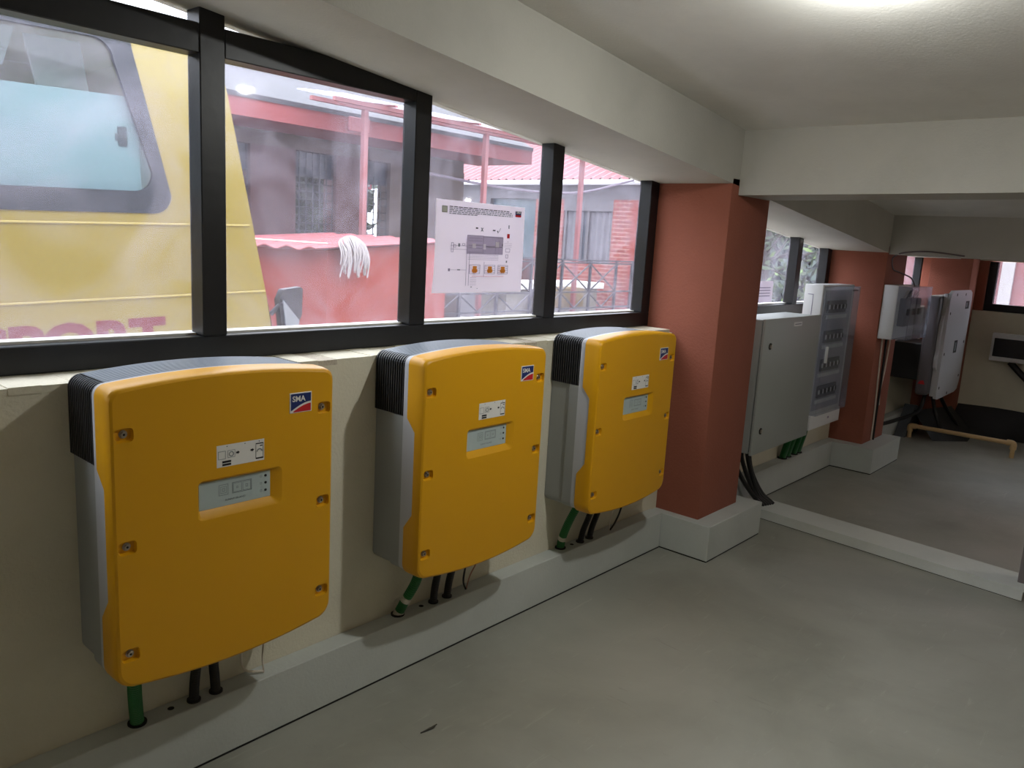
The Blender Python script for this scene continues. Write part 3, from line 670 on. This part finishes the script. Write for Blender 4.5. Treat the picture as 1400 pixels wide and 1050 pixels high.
for i, (pts, lb) in enumerate((([(8.20, -.32, .47), (8.10, -.30, .30), (7.75, -.20, .24), (7.55, -.10, .20)], 'black cable arching left from the far corner inverter'),
        ([(8.40, -.33, .47), (8.45, -.36, .30), (8.46, -.42, .14), (8.52, -.46, .02)], 'black cable falling to the floor under the far corner inverter'),
        ([(8.60, -.33, .46), (8.75, -.38, .30), (8.85, -.46, .15), (8.95, -.52, .02)], 'thick black cable sagging right of the far corner inverter'))):
    wire('black_cable', pts, .018, cable_b, lb, 'cable', 'black cables under the far corner inverter')
q = MB(); q.prism([(8.24, -.085, .0), (8.70, -.085, .0), (8.62, -.09, .26), (8.45, -.09, .30)], (0, -.10, 0), mat('slate_grey_plastic', (82, 88, 94), .5), False)
tag(build('cable_cover', q, None, (8.4, -.09, 0)), 'grey tapered cable cover standing on the floor behind the beige pipe', 'cover')
q = MB(); pts = []
for i in range(25):
    u = i/24; y = -.39-4.0*u; pts.append((X9-.012-.10*math.exp(-((u-.02)/.1)**2)-.02*math.sin(u*9), y))
v = [];
for x, y in pts: v += [(x-.24+.03*math.sin(y*5), y, .004), (x-.09, y, .06), (x-.02, y, .16+.01*math.sin(y*4)), (X9-.004, y, .262+.008*math.sin(y*6))]
fs = [(4*i+k, 4*i+k+1, 4*i+k+5, 4*i+k+4) for i in range(24) for k in range(3)]
q.add(v, fs, black_sheet, True)
q.add([(8.30, -.42, .004), (8.36, -.20, .26), (9.0, -.392, .262), (9.04, -.62, .004), (8.6, -.66, .004)], [(0, 1, 2, 3, 4)], black_sheet)
tag(build('plastic_sheet', q, None, (9.1, -.5, 0)), 'black plastic sheet along the foot of the far wall', 'plastic sheet')
t = thing('bent_pipe', 'beige plastic pipe with an elbow at each end standing on the far floor', 'pipe', (8.27, -.65, 0))
q = MB(); q.cyl((8.3, -.235, .118), (8.238, -1.06, .132), .020, pvc_m, 14); build('long_pipe', q, t)
for (x, y, zz) in ((8.302, -.212, .116), (8.237, -1.085, .134)):
    s = 1 if y > -.5 else -1; q = MB(); q.tube(bez([(x, y-s*.05, zz), (x, y-s*.01, zz), (x, y+s*.004, zz-.012), (x, y+s*.004, zz-.055)], 5), .027, pvc_m, 14); build('elbow', q, t)
    q = MB(); q.cyl((x, y+s*.004, zz-.05), (x, y+s*.004, .0), .019, pvc_m, 12); build('foot', q, t)
t = thing('breaker_box', 'low white breaker box with a dark window on the far wall under the window', 'electrical box', (X9, -.9, .76))
q = MB(); q.box((X9-.085, -1.35, .755), (X9-.001, -.615, 1.035), cabw_m, .008, 2); bx = build('case', q, t)
q = MB(); q.box((X9-.094, -1.31, .80), (X9-.0852, -.640, .985), mat('smoked_window', (26, 30, 38), .2, spec=.6), .003, 1); build('smoked_window', q, t)
wire('thick_cable', [(X9-.05, -.80, .756), (X9-.06, -.90, .66), (X9-.07, -1.02, .55), (X9-.08, -1.12, .42), (X9-.1, -1.15, .2), (X9-.2, -1.15, .02)], .032, cable_b, 'thick black cable hanging below the breaker box on the far wall', 'cable')

# ------------------------------------------------------------------ ceiling lamps, with an added fill at the rear
def lamp(name, x, y, label, mtl, power_r=.045):
    zz = zc(x); t = thing(name, label, 'lamp', (x, y, zz))
    q = MB(); q.cyl((x, y, zz+.004), (x, y, zz-.018), .045, cabw_m, 32); q.cyl((x, y, zz-.018), (x, y, zz-.070), .018, cabw_m, 24, r2=.040); build('socket', q, t)
    b = bmesh.new(); bmesh.ops.create_uvsphere(b, u_segments=24, v_segments=12, radius=.040)
    bmesh.ops.delete(b, geom=[v for v in b.verts if v.co.z > .001], context='VERTS')
    for v in b.verts: v.co = Vector((x+v.co.x, y+v.co.y, zz-.0705+v.co.z*.6))
    q = MB(); q.bm(b, mtl, True); build('bulb', q, t)
lamp('ceiling_lamp', 2.36, -1.378, 'glowing bulb on the ceiling at the top edge of the picture', emit('lamp_glow', (250, 252, 246), LAMP_STRENGTH))
lamp('ceiling_lamp', 5.75, -3.0, 'glowing bulb on the ceiling of the next bay beyond the cross beam', emit('lamp_glow_far', (255, 240, 228), LAMP3_STRENGTH))
lamp('ceiling_lamp', -1.0, -3.2, 'unseen fill bulb added on the ceiling behind the camera', emit('rear_fill_glow', (255, 214, 172), REAR_FILL_STRENGTH))  # unseen rear lamp added as warm fill for the shadows

# ================================================================== outside
GZ = -.25
ground_m = mat('pale_yard_concrete', (136, 130, 122), .85, var=.25, vscale=1.5)
q = MB(); q.box((-12, .36, GZ-.2), (40, 40, GZ), ground_m); q.box((X9+.3, -14, GZ-.2), (40, .36, GZ), ground_m); struct('floor_yard', q)
struct('floor_bounce_strip', MB().box((-12, .36, GZ), (X9+6, 1.72, GZ+.004), mat('white_bounce_ground', (222, 218, 208), .8, var=.12, vscale=2)))  # unseen white strip added to bounce light up under the window beam
bus_y = mat('bus_yellow_paint', (140, 122, 48), .3, coat=.4); bus_y2 = mat('bus_moulding', (172, 153, 86), .35)
rubber = mat('bus_rubber', (37, 42, 50), .5, var=.3, vscale=30); red_letter = mat('red_lettering', (112, 10, 26), .5)
t = thing('yellow_bus', 'yellow bus with red lettering parked outside the left window panes', 'bus', (1.2, 1.8, GZ))
YBUS = 1.8; zt = lambda x, zz: zz-.036*(x-1.2)
OUT = [(-3.6, GZ+.35), (-3.6, 2.50), (-3.45, 2.60), (2.12, 2.60), (2.20, 2.54), (2.262, 2.30), (2.450, 1.26), (2.48, 1.05), (2.53, .6), (2.53, GZ+.35)]
def rloop(pts): return pts
def win_loop(x0b, x1b, z0, z1, lean, r=.055, n=6):
    out = []
    for cx, cz, a0 in ((x1b, z0, 270), (x1b+lean, z1, 0), (x0b+lean*0, z1, 90), (x0b, z0, 180)):
        sx = -1 if a0 in (270, 0) else 1; sz = 1 if a0 in (270, 180) else -1
        for k in range(n+1):
            a = math.radians(a0+90*k/n); out.append((cx+sx*r+r*math.cos(a), cz+sz*r+r*math.sin(a)))
    return out
WO = win_loop(.30, 1.93, 1.680, 2.525, -.152, .09); WO2 = win_loop(-1.55, .20, 1.672, 2.525, 0); WO3 = win_loop(-3.4, -1.65, 1.672, 2.525, 0)
def panel_with_holes(mb, outer, holes, y, mt, thick):
    b = bmesh.new(); es = []
    for lp in [outer]+holes:
        vs = [b.verts.new((x, y, zz)) for x, zz in lp]; es += [b.edges.new((vs[i], vs[(i+1) % len(vs)])) for i in range(len(vs))]
    bmesh.ops.triangle_fill(b, use_beauty=True, use_dissolve=False, edges=es, normal=(0, -1, 0))
    r = bmesh.ops.extrude_face_region(b, geom=list(b.faces)); vs = [e for e in r['geom'] if isinstance(e, bmesh.types.BMVert)]
    bmesh.ops.translate(b, verts=vs, vec=(0, thick, 0)); bmesh.ops.recalc_face_normals(b, faces=b.faces); mb.bm(b, mt)
q = MB(); panel_with_holes(q, OUT, [WO, WO2, WO3], YBUS, bus_y, .05); panel_with_holes(q, OUT, [WO, WO2, WO3], YBUS+2.0, bus_y, .05)
n = len(OUT)
for i in range(n):
    if i in (5, 6): continue
    (xa, za), (xb, zb_) = OUT[i], OUT[(i+1) % n]; q.quad((xa, YBUS+.02, za), (xa, YBUS+2.03, za), (xb, YBUS+2.03, zb_), (xb, YBUS+.02, zb_), bus_y)
q.quad((2.463, YBUS+.02, 1.26), (2.463, YBUS+2.03, 1.26), (2.5, YBUS+2.03, 1.05), (2.5, YBUS+.02, 1.05), bus_y)
body = build('body', q, t)
q = MB(); q.box((-3.6, YBUS-.008, 1.262), (2.445, YBUS+.001, 1.272), bus_y2, .002, 1); build('moulding', q, t)
q = MB(); q.box((-3.6, YBUS-.008, 1.624), (2.36, YBUS+.001, 1.634), bus_y2, .002, 1); build('moulding', q, t)
busg = glass('bus_window_glass', (212, 226, 228), (.10, .17), (208, 226, 230), .14, 1.2, .02)
for L, lean in ((WO, -.17), (WO2, 0), (WO3, 0)):
    xs = [p[0] for p in L]; cx = (min(xs)+max(xs))/2; cz = 2.11
    inn = [(x+(.088 if x < cx else -.088), zz+(.105 if zz < cz else -.06)) for x, zz in L]
    q = MB(); b = bmesh.new(); es = []
    for lp in (L, inn):
        vs = [b.verts.new((x, YBUS-.006, zz)) for x, zz in lp]; es += [b.edges.new((vs[i], vs[(i+1) % len(vs)])) for i in range(len(vs))]
    bmesh.ops.triangle_fill(b, use_beauty=True, use_dissolve=False, edges=es, normal=(0, -1, 0))
    r = bmesh.ops.extrude_face_region(b, geom=list(b.faces)); vs = [e for e in r['geom'] if isinstance(e, bmesh.types.BMVert)]
    bmesh.ops.translate(b, verts=vs, vec=(0, .02, 0)); bmesh.ops.recalc_face_normals(b, faces=b.faces); q.bm(b, rubber)
    wf = build('window_seal', q, t)
    q = MB(); q.add([(x, YBUS+.012, zz) for x, zz in inn], [list(range(len(inn)))], busg); build('window_glass', q, wf)
# sliding pane with latch, seen inside the big window
q = MB(); q.box((.40, YBUS+.030, 1.775), (1.80, YBUS+.05, 2.225), mat('pale_blind', (156, 168, 172), .6), .002, 1); build('inner_blind', q, t)
q = MB(); q.box((1.700, YBUS+.024, 1.99), (1.745, YBUS+.05, 2.085), rubber, .006, 2); q.box((1.688, YBUS+.026, 2.015), (1.702, YBUS+.04, 2.05), rubber); build('window_latch', q, t)
q = MB(); q.box((-3.5, YBUS+.5, .6), (2.2, YBUS+1.2, .65), inv_grey)
for k in range(6):
    x = 1.35-.85*k; q.box((x-.1, YBUS+.15, .65), (x+.02, YBUS+1.0, 2.05+.0*k), mat('seat_cloth', (117, 124, 133), .8), .03, 2); q.box((x, YBUS+.15, .9), (x+.42, YBUS+1.0, 1.05), MATS['seat_cloth'], .03, 2)
build('seats', q, t)
q = MB(); q.prism([(.95, YBUS+.3, 2.30), (1.32, YBUS+.3, 2.33), (1.38, YBUS+.3, 2.50), (.95, YBUS+.3, 2.52)], (0, .02, 0), strip_m); q.prism([(1.52, YBUS+.4, 2.1), (1.75, YBUS+.4, 2.1), (1.70, YBUS+.4, 2.5), (1.45, YBUS+.4, 2.5)], (0, .02, 0), strip_m); build('inner_panel', q, t)
q = MB(); q.text('TRANSPORT', (.27, YBUS-.003, .985), (1, 0, 0), (0, 0, 1), .245, red_letter, off=.012, width=1.596); build('lettering', q, t, label='red capital letters TRANSPORT')
q = MB(); q.add([(2.25, YBUS+.06, 2.28), (2.25, YBUS+1.99, 2.28), (2.455, YBUS+1.99, 1.30), (2.455, YBUS+.06, 1.30)], [(0, 1, 2, 3)], busg); build('windscreen', q, t)
for x in (-2.4, 1.5):
    q = MB(); q.cyl((x, YBUS+.03, GZ+.42), (x, YBUS+.28, GZ+.42), .42, rubber, 28); q.cyl((x, YBUS+.02, GZ+.42), (x, YBUS+.05, GZ+.42), .22, cabw_m, 20); build('wheel', q, t)
q = MB(); q.tube([(2.49, YBUS+.02, 1.13), (2.53, YBUS-.02, 1.19), (2.56, YBUS-.03, 1.2)], .014, rubber, 8)
P = [(2.515, 1.215), (2.545, 1.272), (2.66, 1.283), (2.675, 1.27), (2.665, 1.12), (2.62, 1.03), (2.53, 1.04)]
q.prism([(x, YBUS+.02, zz) for x, zz in P], (.0, -.05, 0), mat('mirror_case', (32, 33, 39), .4))
q.prism([(2.535, YBUS-.034, 1.215), (2.64, YBUS-.034, 1.09), (2.63, YBUS-.034, 1.04), (2.55, YBUS-.034, 1.06)], (0, -.008, 0), mat('mirror_arm_grey', (130, 134, 142), .35)); build('wing_mirror', q, t, label='dark grey wing mirror')
t.rotation_euler = (0, -.036, 0); t.location = (1.269, 1.8, GZ+.004)

# red hut with corrugated roof and a mop head
hut_m = plaster('faded_red_paint', (134, 60, 51), (110, 75, 72), .6, .1)
roof_m = mat('pink_corrugated_sheet', (149, 80, 83), .45, var=.2, vscale=3)
t = thing('store_hut', 'small red walled hut with a wavy corrugated roof beyond the bus', 'hut', (5.2, 5.6, GZ))
q = MB(); q.add([(5.17, 5, GZ), (6.95, 5, GZ), (6.95, 6.3, GZ), (4.45, 6.3, GZ), (5.17, 5, 1.458), (6.95, 5, 1.60), (6.95, 6.3, 1.60), (4.45, 6.3, 1.458)], [(0, 1, 5, 4), (1, 2, 6, 5), (2, 3, 7, 6), (3, 0, 4, 7), (4, 5, 6, 7), (3, 2, 1, 0)], hut_m)
build('walls', q, t)
def corr(x0, x1, y0, y1, z0, z1, skew, pitch, amp, mt, th=.012):
    """corrugated sheet, ridges along x; y0..y1 across; skew shifts x with y"""
    mb = MB(); ny = int((y1-y0)/pitch*6)+1; v = []
    for j in range(ny+1):
        y = y0+(y1-y0)*j/ny; w = amp*math.sin(2*math.pi*(y-y0)/pitch); s = skew*(y-y0)
        v += [(x0+s, y, z0+w), (x1+s, y, z1+w), (x1+s, y, z1+w-th), (x0+s, y, z0+w-th)]
    fs = []
    for j in range(ny):
        a = 4*j; c = a+4; fs += [(a, a+1, c+1, c), (a+3, c+3, c+2, a+2), (a, c, c+3, a+3), (a+1, a+2, c+2, c+1)]
    mb.add(v, fs, mt, True); return mb
build('roof_sheet', corr(4.95, 7.0, 4.9, 6.5, 1.475, 1.625, -.55, .23, .020, roof_m), t)
q = MB(); q.tube([(4.45, 6.3, 1.535), (5.28, 5.15, 1.525)], .008, cable_w, 6); build('roof_edge_wire', q, t)
mop_m = mat('mop_cotton', (153, 145, 144), .9)
q = MB(); rng = random.Random(11)
for i in range(70):
    a = rng.uniform(-.17, .17); L = rng.uniform(.22, .46)*(1-abs(a)*1.2); yy = 4.86-rng.uniform(0, .05); x = 5.42+a
    top = 1.60-a*a*2.2
    q.tube(bez([(5.43+a*.25, 4.98, 1.60), (x-.01, 4.90, top+.01), (x+rng.uniform(-.02, .02), yy, top-L*.45), (x+rng.uniform(-.03, .03), yy+rng.uniform(0, .03), top-L)], 4), .0085, mop_m, 5)
tag(build('mop_head', q, None, (5.42, 4.9, 1.5)), 'white stringy mop head drying over the edge of the hut roof', 'mop')

# big building with a pink band
pinkband = plaster('pink_parapet_paint', (129, 66, 67), (106, 81, 83), .4, .1)
wallA = plaster('brown_grey_render', (81, 69, 64), (62, 55, 55), .5, .1); pierA = plaster('dull_red_render', (73, 44, 44), (58, 39, 42), .5, .1)
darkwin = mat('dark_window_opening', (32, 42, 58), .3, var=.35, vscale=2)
t = thing('long_building', 'long building with a faded pink parapet band and barred openings', 'building', (3, 8, GZ))
q = MB(); q.box((-6, 7, 2.985), (10.83, 8.3, 3.245), pinkband); build('parapet_band', q, t)
q = MB(); q.box((-6, 8.0, 2.78), (10.17, 8.3, 2.985), wallA); q.box((-6, 8.0, GZ), (10.17, 8.3, .9), wallA); build('lintel_wall', q, t)
for xa, xb, mt in ((-6, -3, wallA), (-.5, 1.0, pierA), (4.4, 5.7, wallA), (6.02, 6.74, pierA), (7.45, 7.98, pierA), (8.5, 8.75, wallA), (9.0, 10.17, wallA)):
    q = MB(); q.box((xa, 7.98, .9), (xb, 8.3, 2.78), mt); build('pier', q, t)
for k, (xa, xb) in enumerate(((-3, -.5), (1.0, 4.4), (5.7, 6.02), (6.74, 7.45), (7.98, 8.5), (8.75, 9.0))):
    q = MB(); q.box((xa, 8.1, 2.42), (xb, 8.12, 2.78), darkwin); fw_ = build('window_blind_box', q, t)
    q = MB(); nb = max(2, int((xb-xa)/.11))
    for i in range(nb+1): x = xa+(xb-xa)*i/nb; q.box((x-.008, 8.06, .9), (x+.008, 8.076, 2.78), rubber)
    for i in range(16): zz = .95+.115*i; q.box((xa, 8.06, zz-.006), (xb, 8.074, zz+.006), rubber)
    build('window_grille', q, t, kind='stuff')
q = MB(); q.box((8.15, 8.35, 2.36), (8.42, 8.37, 2.54), mat('red_notice', (214, 72, 84), .6)); q.box((8.20, 8.345, 2.40), (8.24, 8.35, 2.50), white_m); q.box((8.30, 8.345, 2.40), (8.38, 8.35, 2.43), white_m); build('red_sign', q, t)
q = MB(); q.prism([(-6, 6.98, 3.20), (-6, 9.2, 4.25), (-6, 9.2, 4.31), (-6, 6.98, 3.26)], (16.83, 0, 0), mat('grey_roof_sheet', (58, 56, 62), .6, var=.3, vscale=2)); build('roof', q, t)
q = MB(); q.box((6.9, 6.94, 3.02), (7.25, 7.0, 3.21), roof_m, .01, 1); build('gutter_outlet', q, t)

# canopy on pink posts
post_pink = mat('pink_post_paint', (138, 85, 87), .5); sheet_w = mat('white_canopy_sheet', (232, 232, 236), .5, var=.15, vscale=5)
t = thing('yard_canopy', 'flat white canopy roof on thin pink posts outside the middle panes', 'canopy', (9, 6.6, GZ))
add_translucent(sheet_w, .6)
for x in (6.886, 9.234, 11.756):
    q = MB(); q.box((x-.036, 6.56, GZ), (x+.036, 6.64, 3.26), post_pink, .006, 1); build('post', q, t)
q = MB(); q.box((6.04, 6.57, 3.26), (13.4, 6.63, 3.31), post_pink); q.box((6.04, 6.10, 3.22), (13.4, 6.15, 3.27), post_pink); build('beam', q, t)
for k in range(4):
    ya = 5.95+.25*k; q = MB(); q.prism([(6.04, ya, 3.28+.035*k), (6.04, ya+.2, 3.30+.035*k), (6.04, ya+.2, 3.315+.035*k), (6.04, ya, 3.295+.035*k)], (7.4, 0, 0), sheet_w); build('roof_strip', q, t)
for x in (6.86, 8.4, 9.9, 11.7, 13.2):
    q = MB(); q.prism([(x, 5.95, 3.25), (x, 6.95, 3.39), (x, 6.95, 3.42), (x, 5.95, 3.28)], (.04, 0, 0), post_pink); build('rafter', q, t)
wire('overhead_cable', [(9.0, 7.6, 2.66), (10.6, 7.3, 2.56), (12.2, 7.0, 2.62), (13.8, 6.8, 3.0)], .022, mat('overhead_grey', (120, 110, 124), .6), 'sagging grey cable in front of the pink corrugated roof', 'cable')

# house with pink corrugated roof
def brick_mat():
    mt = bpy.data.materials.new('painted_brick'); mt.use_nodes = True; nt = mt.node_tree; b = nt.nodes['Principled BSDF']
    tc = nt.nodes.new('ShaderNodeTexCoord'); sp = nt.nodes.new('ShaderNodeSeparateXYZ'); mp = nt.nodes.new('ShaderNodeCombineXYZ')
    br = nt.nodes.new('ShaderNodeTexBrick'); nt.links.new(tc.outputs['Object'], sp.inputs[0]); nt.links.new(sp.outputs['Y'], mp.inputs['X']); nt.links.new(sp.outputs['Z'], mp.inputs['Y']); nt.links.new(mp.outputs[0], br.inputs['Vector'])
    br.inputs['Scale'].default_value = 1; br.inputs['Brick Width'].default_value = .22; br.inputs['Row Height'].default_value = .085; br.inputs['Mortar Size'].default_value = .010
    br.inputs['Color1'].default_value = (*lin((130, 58, 50)), 1); br.inputs['Color2'].default_value = (*lin((112, 46, 42)), 1); br.inputs['Mortar'].default_value = (*lin((150, 120, 114)), 1)
    nt.links.new(br.outputs[0], b.inputs['Base Color']); b.inputs['Roughness'].default_value = .8; return mt
brick_m = brick_mat(); fascia_m = plaster('grey_fascia', (95, 92, 97), (76, 75, 80), .4, .05)
t = thing('pink_roof_house', 'house with a pink corrugated roof and curtained window behind the railing', 'house', (14, 9, GZ))
q = MB()
for k, (ya, yb, za, zz_, mt) in enumerate(((6.55, 13, 2.62, 2.93, fascia_m), (10.9, 13, GZ, 2.62, fascia_m), (9.5, 10.9, GZ, 1.3, pierA), (8.7, 9.5, GZ, 2.62, brick_m), (7.40, 8.7, GZ, 1.30, brick_m), (7.40, 8.7, 2.38, 2.62, fascia_m), (6.93, 7.40, GZ, 2.62, brick_m), (6.55, 6.93, GZ, 2.62, hut_m))):
    q.box((14, ya, za), (14.25, yb, zz_), mt)
q.box((14, 6.55, GZ), (18, 6.75, 2.93), hut_m); build('walls', q, t)
q = MB(); q.box((14.1, 9.5, 1.3), (14.14, 10.9, 2.62), mat('teal_window', (37, 60, 71), .3, var=.3, vscale=2)); build('teal_window', q, t)
q = MB(); q.box((14.12, 7.4, 1.3), (14.14, 8.7, 2.38), darkwin)
wv = [];
cm = mat('pale_curtain', (101, 99, 106), .85)
for i in range(60):
    y = 7.45+1.2*i/59; wv += [(14.09+.02*math.sin(y*40), y, 1.3), (14.09+.02*math.sin(y*40), y, 2.36)]
q.add(wv, [(2*i, 2*i+1, 2*i+3, 2*i+2) for i in range(59) if i not in range(33, 38)], cm, True); cw = build('curtained_window', q, t)
for y in (7.42, 8.05, 8.66): build('window_post', MB().box((14.03, y-.03, 1.3), (14.07, y+.03, 2.38), fascia_m), cw)
b_ = corr(0, 1, 6.4, 13.2, 0, 0, 0, .24, .04, mat('salmon_roof_sheet', (128, 72, 76), .5))
v2 = [((13.85+x*4.6), y, 3.02+x*1.9+zz) for x, y, zz in b_.v]; b_.v = v2; build('roof_sheet', b_, t)
q = MB(); q.tube([(13.80, 6.4, 2.955), (13.80, 13.1, 2.965)], .055, mat('gutter_grey', (206, 206, 214), .5), 10); build('gutter', q, t)

# iron railing and low walls
rail_m = mat('grey_iron', (55, 55, 62), .5)
t = thing('iron_railing', 'grey iron railing with crossed bars in front of the pink houses', 'railing', (9.6, 6, .5))
for zz in (1.405, 1.36, .86, .58): build('rail', MB().box((7.4, 5.985, zz-.012), (12.75, 6.015, zz+.012), rail_m), t)
def rod(a, b): return MB().tube([a, b], .013, rail_m, 6)
k = 0; x = 7.4
while x < 12.7:
    build('upright', MB().box((x-.02, 5.98, .50), (x+.02, 6.02, 1.42), rail_m), t)
    if x+.85 < 12.9:
        for a, b in (((x, 6, 1.35), (x+.8, 6, .87)), ((x, 6, .87), (x+.8, 6, 1.35)), ((x, 6, .85), (x+.4, 6, .59)), ((x+.4, 6, .59), (x+.8, 6, .85))): build('diagonal_bar', rod(a, b), t)
    x += .8
build('upright', MB().box((12.70, 5.98, .50), (12.76, 6.02, 1.42), rail_m), t)
tag(build('low_wall', MB().box((7.3, 5.9, GZ), (12.9, 6.1, .5), mat('pinkish_concrete', (110, 87, 87), .85, var=.3, vscale=3)), None, (9, 6, GZ)), 'low pinkish concrete wall carrying the iron railing', 'wall')
tag(build('concrete_block', MB().box((11.2, 6.75, .5), (12.3, 7.1, .86), mat('cream_concrete', (129, 110, 81), .85, var=.3, vscale=4), .02, 2).box((11.2, 6.75, GZ), (12.3, 7.1, .5), ground_m), None, (11.7, 6.6, GZ)), 'cream stained concrete block behind the right end of the railing', 'block')
tag(build('white_slab', MB().box((10.6, 7.2, .80), (13.6, 8.0, .92), strip_m, .01, 1).box((10.7, 7.3, GZ), (13.5, 7.9, .80), ground_m), None, (12, 7.5, GZ)), 'long white slab edge behind the railing at the right', 'slab')

# trees
leaf_m = mat('tree_leaves', (61, 78, 48), .7, var=.4, vscale=4); leaf_l = mat('young_leaves', (101, 128, 58), .7); bark = mat('grey_bark', (81, 75, 72), .9, var=.3, vscale=8)
def tree(x, y, h, w, nleaf, label, seed, lz=.8, leaf=.10, twigs=40):
    r = random.Random(seed); t = thing('garden_tree', label, 'tree', (x, y, GZ)); q = MB()
    q.tube(bez([(x, y, GZ), (x+.1, y+.05, h*.3), (x-.05, y, h*.7), (x, y, h)], 5), .12, bark, 8, r2=.04); 
    for i in range(twigs):
        a = r.uniform(0, math.tau); z0 = r.uniform(.2, .9)*h; d = r.uniform(.5, 1)*w
        p = Vector((x, y, z0)); e = Vector((x+math.cos(a)*d, y+math.sin(a)*d, z0+r.uniform(-.5, .8))); mid = (p+e)/2+Vector((r.uniform(-.3, .3), r.uniform(-.3, .3), r.uniform(0, .5)))
        q.tube(bez([p, mid, e], 4), .025, bark, 5, r2=.008)
    build('trunk', q, t)
    for mt, cnt, nm in ((leaf_m, nleaf, 'foliage'), (leaf_l, nleaf//6, 'young_foliage')):
        g = MB(); vs = []; fs = []
        for i in range(cnt):
            a = r.uniform(0, math.tau); d = w*math.sqrt(r.random()); zz = lz+r.random()*(h-lz+.5); c = Vector((x+math.cos(a)*d, y+math.sin(a)*d, zz))
            u = Vector((r.uniform(-1, 1), r.uniform(-1, 1), r.uniform(-1, 1))).normalized()*leaf*r.uniform(.6, 1.3); v = u.orthogonal().normalized()*leaf*.45
            o = len(vs); vs += [c-u, c+v, c+u, c-v]; fs.append((o, o+1, o+2, o+3))
        g.add(vs, fs, mt); build(nm, g, t)
tree(14.5, 4.2, 4.2, 1.7, 1500, 'twiggy tree seen through the panes above the white distribution board', 1, .3)
tree(19.5, 2.6, 5.0, 2.4, 2200, 'leafy tree standing beyond the twiggy one, left of the far pink house', 2, .1, .13)
t = thing('garden_hedge', 'green hedge seen through the barred openings of the long building', 'hedge', (8, 10.5, GZ), kind='stuff')
g = MB(); rl = random.Random(4); vs = []; fs = []
for i in range(13000):
    c = Vector((rl.uniform(3, 9.9), 10.5+rl.uniform(-.4, .6), rl.uniform(GZ, 2.9))); u = Vector((rl.uniform(-1, 1), rl.uniform(-1, 1), rl.uniform(-1, 1))).normalized()*.19; v = u.orthogonal().normalized()*.11
    o = len(vs); vs += [c-u, c+v, c+u, c-v]; fs.append((o, o+1, o+2, o+3))
g.add(vs, fs, leaf_m); build('foliage', g, t)

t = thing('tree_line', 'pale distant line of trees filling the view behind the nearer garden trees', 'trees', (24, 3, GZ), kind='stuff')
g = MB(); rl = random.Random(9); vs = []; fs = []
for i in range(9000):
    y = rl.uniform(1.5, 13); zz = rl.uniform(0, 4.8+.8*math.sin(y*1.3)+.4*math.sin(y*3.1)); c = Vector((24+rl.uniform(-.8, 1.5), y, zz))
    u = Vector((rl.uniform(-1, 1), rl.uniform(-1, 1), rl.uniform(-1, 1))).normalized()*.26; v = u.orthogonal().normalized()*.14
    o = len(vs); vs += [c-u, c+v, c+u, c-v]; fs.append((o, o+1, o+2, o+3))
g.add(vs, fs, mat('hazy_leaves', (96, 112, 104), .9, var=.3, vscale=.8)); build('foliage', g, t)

# far pink house
t = thing('far_house', 'pale pink house wall seen through the far end windows', 'house', (13.5, -1, GZ))
q = MB(); q.box((13.5, -6, GZ), (13.8, 1.9, 3.6), plaster('pale_pink_render', (131, 92, 95), (113, 75, 81), .4, .05)); build('wall', q, t)
q = MB(); q.box((13.44, -.02, GZ), (13.5, .14, 3.4), mat('weathered_white', (150, 146, 148), .7)); build('white_pilaster', q, t)
q = MB(); q.box((13.46, -1.9, 1.0), (13.5, -.75, 1.9), darkwin); q.box((13.43, -1.95, .95), (13.5, -.7, 1.0), strip_m); build('window', q, t)
q = MB(); q.box((13.40, -1.0, 1.52), (13.5, -.2, 1.57), roof_m); build('ledge', q, t)

for o in bpy.data.objects:
    if '_w' in o: del o['_w']
